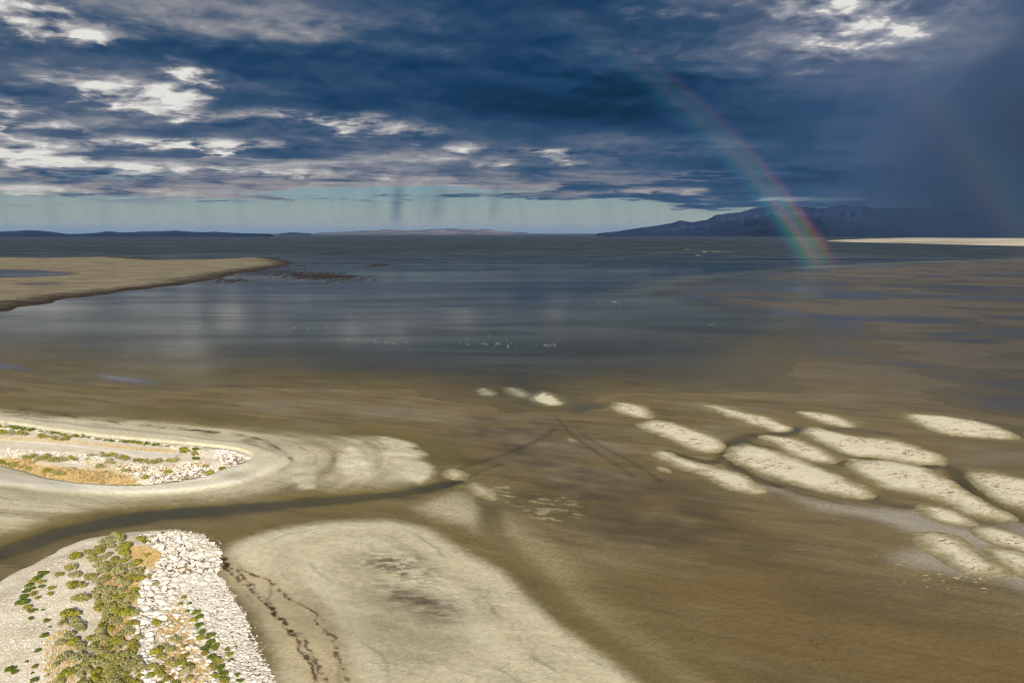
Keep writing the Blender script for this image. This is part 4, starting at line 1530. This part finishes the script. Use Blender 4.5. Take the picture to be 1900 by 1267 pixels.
# ------------------------------------------------------------------ dark reef knobs off the far sand spit
def build_reef():
    M, nt, out = material('reef')
    P = world_pos(nt)
    n = nt.noise(P, 0.3, 4, 0.6)
    principled(nt, out, nt.mix(n, lin(26, 20, 18), lin(48, 36, 31)), 0.9, 0.2)
    V, Fc, off = [], [], 0
    v0, f0 = ico(1)
    for cx, cy, sx, sy, n_, smax in ((600, 513, 60, 5, 480, 3.6), (500, 505, 60, 6, 260, 2.6), (700, 492, 22, 2, 90, 3.5), (430, 521, 40, 4, 130, 2.0), (560, 507, 50, 4, 160, 2.4), (640, 520, 60, 6, 120, 1.6), (520, 494, 50, 4, 80, 3.0), (900, 500, 90, 6, 60, 2.5), (260, 479, 50, 2, 60, 6.0)):
        for _ in range(n_):
            px_, py_ = rng.gauss(cx, sx * .55), rng.gauss(cy, sy * .55)
            if py_ < 474:
                continue
            x, y = gp(px_, py_)
            s = smax * (0.25 + 0.75 * rng.random() ** 2)
            m = rotm(rng.gauss(0, .4), 0, 0)
            V.append(v0 @ m.T * np.array([s * rng.uniform(1, 2.2), s, 0.22]) + np.array([x, y, 0.03]))
            Fc.append(f0 + off)
            off += len(v0)
    o = mesh_obj('reef', np.concatenate(V), np.concatenate(Fc), M, True)
    tag(o, 'scattered dark brown reef knobs breaking the water off the sand spit tip', None, None, 'stuff')
    # pale clods left on the wet mud at the right
    M, nt, out = material('clod')
    principled(nt, out, lin(150, 134, 98), 0.95, 0.1)
    V, Fc, off = [], [], 0
    for cx, cy, sx, sy, n_, smax in ((1330, 467, 18, .8, 16, 5), (1278, 463, 6, .6, 8, 5), (1298, 474, 5, .6, 6, 4), (1690, 1050, 24, 8, 40, .35), (1780, 1075, 40, 8, 60, .4), (1620, 1030, 30, 4, 20, .3)                                     ):
        for _ in range(n_):
            px_, py_ = rng.gauss(cx, sx), rng.gauss(cy, sy)
            x, y = gp(px_, max(py_, 458))
            s = smax * (0.3 + 0.7 * rng.random())
            V.append(v0 @ rotm(rng.gauss(-.3, .3), 0, 0).T * np.array([s * 1.8, s * .8, min(s * .35, .3)]) + np.array([x, y, 0.12 if py_ > 640 else 0.02]))
            Fc.append(f0 + off)
            off += len(v0)
    o = mesh_obj('mud_clods', np.concatenate(V), np.concatenate(Fc), M, True)
    tag(o, 'small pale mud clods strewn over the wet flat', None, None, 'stuff')


build_reef()

# ------------------------------------------------------------------ birds on the water
def bird_mesh():
    M, nt, out = material('plumage')
    z = nt.sep(S(nt, nt.node('ShaderNodeTexCoord').outputs['Object']))[2]
    principled(nt, out, nt.mix(nt.ss(z, 0.10, 0.17), lin(238, 238, 234), lin(214, 214, 212)), 0.8, 0.2)
    rings = [(-0.34, .13, .012, .006), (-0.24, .11, .05, .03), (-0.10, .085, .10, .075), (0.06, .08, .115, .09), (0.18, .10, .075, .07), (0.23, .16, .045, .05), (0.26, .235, .042, .045), (0.31, .25, .045, .042), (0.35, .245, .022, .02), (0.41, .235, .006, .006)]
    V, Fc = [], []
    for (x, zc, ry, rz_) in rings:
        for k in range(8):
            a = k * math.pi / 4
            V.append((x, math.cos(a) * ry, zc + math.sin(a) * rz_))
    for i in range(len(rings) - 1):
        for k in range(8):
            Fc.append((i * 8 + k, i * 8 + (k + 1) % 8, i * 8 + 8 + (k + 1) % 8, i * 8 + 8 + k))
    for s in (-1, 1):                                   # folded wings
        o = len(V)
        V += [(0.14, s * .10, .10), (0.10, s * .085, .16), (-0.2, s * .07, .15), (-0.42, s * .02, .16), (-0.2, s * .105, .10)]
        Fc += [(o, o + 1, o + 2, o + 4), (o + 4, o + 2, o + 3, o + 3)]
    me = bpy.data.meshes.new('water_bird')
    me.from_pydata(V, [], [tuple(dict.fromkeys(f)) for f in Fc])
    for p in me.polygons:
        p.use_smooth = True
    me.materials.append(M)
    return me


BIRD = bird_mesh()
for cx, cy, sx, sy, n, lab in ((1138, 562, 26, 6, 26, 'tiny white bird in the farthest flock on the open water'),
                               (690, 634, 50, 4, 22, 'tiny white bird in the loose line left of centre'),
                               (905, 636, 50, 9, 24, 'tiny white bird in the flock on dark water at centre'),
                               (1020, 640, 16, 4, 14, 'tiny white bird in the group right of the centre flock'),
                               (1328, 603, 14, 2, 8, 'tiny white bird in the short row at the shoals'),
                               (560, 612, 60, 5, 8, 'tiny white bird far left, apart from the flocks')):
    for i, (px_, py_) in enumerate(sorted((rng.gauss(cx, sx * .6), rng.gauss(cy, sy * .6)) for _ in range(n))):
        x, y = gp(px_, py_)
        o = bpy.data.objects.new('water_bird', BIRD)
        COL.objects.link(o)
        o.location = (x, y, -0.02)
        s = rng.uniform(.65, .85)
        o.scale = (s, s, s)
        o.rotation_euler = (0, 0, rng.uniform(0, 6.28))
        tag(o, lab + ', %s from the left' % nth(i), 'bird', 'birds resting on the lake')

# ------------------------------------------------------------------ mountains
def mat_hill(name, ca, cb):
    m, nt, out = material(name)
    P = world_pos(nt)
    n = nt.noise(P, 0.0012, 7, 0.62)
    c = nt.mix(nt.ss(n, 0.35, 0.65), ca, cb)
    principled(nt, out, c, 0.95, 0.0)
    return m


def mountain(prof, D, depth, mat, label, seed):
    prof = np.array(prof, float)
    nx = 420
    pxs = np.linspace(prof[0, 0], prof[-1, 0], nx)
    pys = np.interp(pxs, prof[:, 0], prof[:, 1])
    pys = pys + fbm(pxs / 14.0, pxs * 0 + seed, 4, seed) * np.clip((433 - pys) * 0.16, 0, 5)
    t = np.linspace(-1, 1, 61)
    X, Y, Z = [], [], []
    for i in range(nx):
        d = ray(pxs[i], pys[i])
        d = d / d[1]
        top = max(CAMZ + d[2] * D, 3.0)
        xx = d[0] * D
        y_ = D + t * depth
        x_ = xx + d[0] * t * depth * 0.8
        X.append(x_); Y.append(y_)
        Z.append(np.full(61, top))
    X, Y, Z = np.array(X), np.array(Y), np.array(Z)
    T = np.tile(t, (nx, 1))
    s = depth / 7.0
    ridged = 1 - np.abs(fbm(X / s, Y / s, 5, seed) * 2.6)
    shape = (1 - np.abs(T)) ** 1.15
    carve = (1 - ridged) * 0.8 * (1 - (1 - np.abs(T)) ** 6)
    Z = Z * np.clip(shape - carve * shape, 0, 1) - 4.0 * (np.abs(T) > 0.98)
    o = mesh_obj('mountain_range', np.stack([X.ravel(), Y.ravel(), Z.ravel()], 1), gridfaces(nx, 61)[:, ::-1], mat, True)
    tag(o, label, None, None, 'structure')


M_HILL = mat_hill('mountain_shade_blue', lin(20, 33, 58), lin(38, 48, 72))  # cloud shadow and the blue of distance put into the slope colour
M_HILLP = mat_hill('pale_hill', lin(60, 68, 84), lin(120, 106, 104))
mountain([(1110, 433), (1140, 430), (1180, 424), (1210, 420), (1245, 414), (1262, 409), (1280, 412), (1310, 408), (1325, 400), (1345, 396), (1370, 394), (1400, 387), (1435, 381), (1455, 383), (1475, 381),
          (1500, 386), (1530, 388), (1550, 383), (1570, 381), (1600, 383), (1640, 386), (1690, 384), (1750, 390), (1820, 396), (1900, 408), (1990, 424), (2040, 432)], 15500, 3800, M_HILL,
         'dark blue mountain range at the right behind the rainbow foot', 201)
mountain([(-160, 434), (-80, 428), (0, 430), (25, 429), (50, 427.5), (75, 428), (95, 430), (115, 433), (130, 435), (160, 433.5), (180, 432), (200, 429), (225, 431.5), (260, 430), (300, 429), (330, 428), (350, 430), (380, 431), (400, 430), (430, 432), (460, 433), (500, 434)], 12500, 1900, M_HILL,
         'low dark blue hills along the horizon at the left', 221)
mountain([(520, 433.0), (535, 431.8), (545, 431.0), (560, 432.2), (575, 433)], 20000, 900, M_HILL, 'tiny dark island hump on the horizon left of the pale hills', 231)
mountain([(590, 432.2), (640, 430), (670, 428), (700, 427), (720, 425), (745, 427), (780, 427), (810, 425), (840, 424), (870, 426), (900, 425), (920, 428), (950, 430.5), (980, 431.6)], 27000, 3200, M_HILLP,
         'faint pinkish hills on the horizon under the rain shafts', 241)

# ------------------------------------------------------------------ rainbow: two bows standing in the rain, 1.2 km off
def bow(name, label, a0, a1, colors, strength, th0, th1, fades, dist):
    m, nt, out = material(name)
    rad = S(nt, nt.attr('bow_r').outputs['Fac'])
    fade = S(nt, nt.attr('bow_fade').outputs['Fac'])
    c = nt.ramp(rad, colors)
    em = nt.node('ShaderNodeEmission')
    nt.put(em.inputs[0], c)
    nt.put(em.inputs[1], fade * strength * 0.5)
    tr = nt.node('ShaderNodeBsdfTransparent')
    ad = nt.node('ShaderNodeAddShader')
    nt.t.links.new(em.outputs[0], ad.inputs[0])
    nt.t.links.new(tr.outputs[0], ad.inputs[1])
    nt.t.links.new(ad.outputs[0], out.inputs['Surface'])
    ax = LIGHT_DIR.normalized()
    right = ax.cross(Vector((0, 0, 1))).normalized()
    up = right.cross(ax).normalized()
    ths = np.linspace(th0, th1, 160)
    angs = np.linspace(a0, a1, 25)
    V, rr, ff = [], [], []
    for side in (0, 1):
        dd = dist + side * 25.0
        for th in ths:
            for a in angs:
                r = dist * math.tan(R(a))
                p = Vector((0, 0, CAMZ)) + ax * dd + (right * math.sin(R(th)) + up * math.cos(R(th))) * r
                V.append(p[:])
                rr.append((a - a0) / (a1 - a0))
                ff.append(np.interp(th, [f[0] for f in fades], [f[1] for f in fades]))
    f0 = gridfaces(160, 25)
    n = 160 * 25
    f = [f0, f0[:, ::-1] + n]
    side = []
    i = np.arange(159)
    side.append(np.stack([i * 25, (i + 1) * 25, (i + 1) * 25 + n, i * 25 + n], 1))
    side.append(np.stack([i * 25 + 24, i * 25 + 24 + n, (i + 1) * 25 + 24 + n, (i + 1) * 25 + 24], 1))
    j = np.arange(24)
    side.append(np.stack([j, j + n, j + 1 + n, j + 1], 1))
    side.append(np.stack([j + 159 * 25, j + 1 + 159 * 25, j + 1 + 159 * 25 + n, j + 159 * 25 + n], 1))
    o = mesh_obj(name, V, np.concatenate(f + side), m, True, {'bow_r': np.array(rr), 'bow_fade': np.array(ff)})
    o.visible_shadow = True
    tag(o, label, None, None, 'stuff')


BK = (0, 0, 0)
BOW = [(0.0, BK), (0.16, (.03, .03, .10)), (0.30, (.02, .16, .24)), (0.44, (.03, .32, .22)), (0.56, (.20, .34, .06)), (0.66, (.42, .26, .06)), (0.78, (.40, .10, .10)), (0.88, (.14, .03, .07)), (1.0, BK)]
BOW2 = [(1 - p, c) for p, c in BOW][::-1]


def theta(px, py):
    d = Vector(ray(px, py)).normalized()
    ax = LIGHT_DIR.normalized()
    right = ax.cross(Vector((0, 0, 1))).normalized()
    up = right.cross(ax).normalized()
    return math.degrees(math.atan2(d.dot(right), d.dot(up)))


T1 = [theta(1060, 20), theta(1200, 140), theta(1300, 222), theta(1420, 335), theta(1460, 395), theta(1510, 450), theta(1528, 490), theta(1540, 530)]
bow('rainbow', 'soft rainbow arc coming down to the lake before the mountain range', 40.7, 42.65, BOW, 0.29, T1[0] - 6, T1[-1] + 1,
    list(zip([T1[0] - 6] + T1 + [T1[-1] + 1], [0, .12, .18, .25, .50, .85, 1.0, .42, .06, 0])), 870.0)
T2 = [theta(1690, 100), theta(1790, 200), theta(1860, 300), theta(1900, 390)]
bow('rainbow', 'faint outer rainbow arc in the shower at the right edge', 51.2, 54.6, BOW2, 0.035, T2[0] - 4, T2[-1] + 8,
    list(zip([T2[0] - 4] + T2 + [T2[-1] + 8], [0, .35, .7, .9, 1.0, .6])), 900.0)

# ------------------------------------------------------------------ haze
def build_haze():
    m = bpy.data.materials.new('haze')
    m.use_nodes = True
    m.node_tree.nodes.clear()
    nt = NT(m.node_tree)
    out = nt.node('ShaderNodeOutputMaterial')
    v = nt.node('ShaderNodeVolumePrincipled')
    v.inputs['Color'].default_value = (0.26, 0.43, 0.70, 1)
    v.inputs['Density'].default_value = HAZE_DENSITY
    v.inputs['Anisotropy'].default_value = 0.0
    nt.t.links.new(v.outputs[0], out.inputs['Volume'])
    L, z0, z1 = 95000.0, -3.0, 660.0
    V = [(x, y, z) for z in (z0, z1) for x, y in ((-L, -L), (L, -L), (L, L), (-L, L))]
    Fq = [(0, 3, 2, 1), (4, 5, 6, 7), (0, 1, 5, 4), (1, 2, 6, 5), (2, 3, 7, 6), (3, 0, 4, 7)]
    o = mesh_obj('haze', V, Fq, m, False)
    tag(o, 'thin blue haze in the air over the whole lake', None, None, 'stuff')


HAZE_DENSITY = 1.0e-5
build_haze()


def build_shower():
    m = bpy.data.materials.new('rain')
    m.use_nodes = True
    m.node_tree.nodes.clear()
    nt = NT(m.node_tree)
    out = nt.node('ShaderNodeOutputMaterial')
    v = nt.node('ShaderNodeVolumePrincipled')
    v.inputs['Color'].default_value = (0.10, 0.18, 0.34, 1)
    v.inputs['Density'].default_value = 3.8e-4
    v.inputs['Anisotropy'].default_value = 0.0
    nt.t.links.new(v.outputs[0], out.inputs['Volume'])
    V, Fc = ico(5)
    az, D = R(38.0), 10000.0
    c = Vector((math.sin(az) * D, math.cos(az) * D, 0.0))
    vw = Vector((math.sin(az), math.cos(az), 0))
    rt = Vector((math.cos(az), -math.sin(az), 0))
    for k, lab in ((1.12, 'thin outer veil of the rain shower at the far right'), (0.93, 'grey-blue middle of the rain shower at the far right'), (0.72, 'dense core of the rain shower at the far right')):
        P = []
        for x, y, z in V:
            z = max(z, -0.02)
            p = c + rt * (x * 2750.0 * k + z * 700.0 * k) + vw * (y * 1500.0 * k) + Vector((0, 0, z * 3000.0 * k + 3.0 - k))
            P.append(p[:])
        o = mesh_obj('rain_shower', P, Fc, m, True)
        tag(o, lab, None, None, 'stuff')


build_shower()
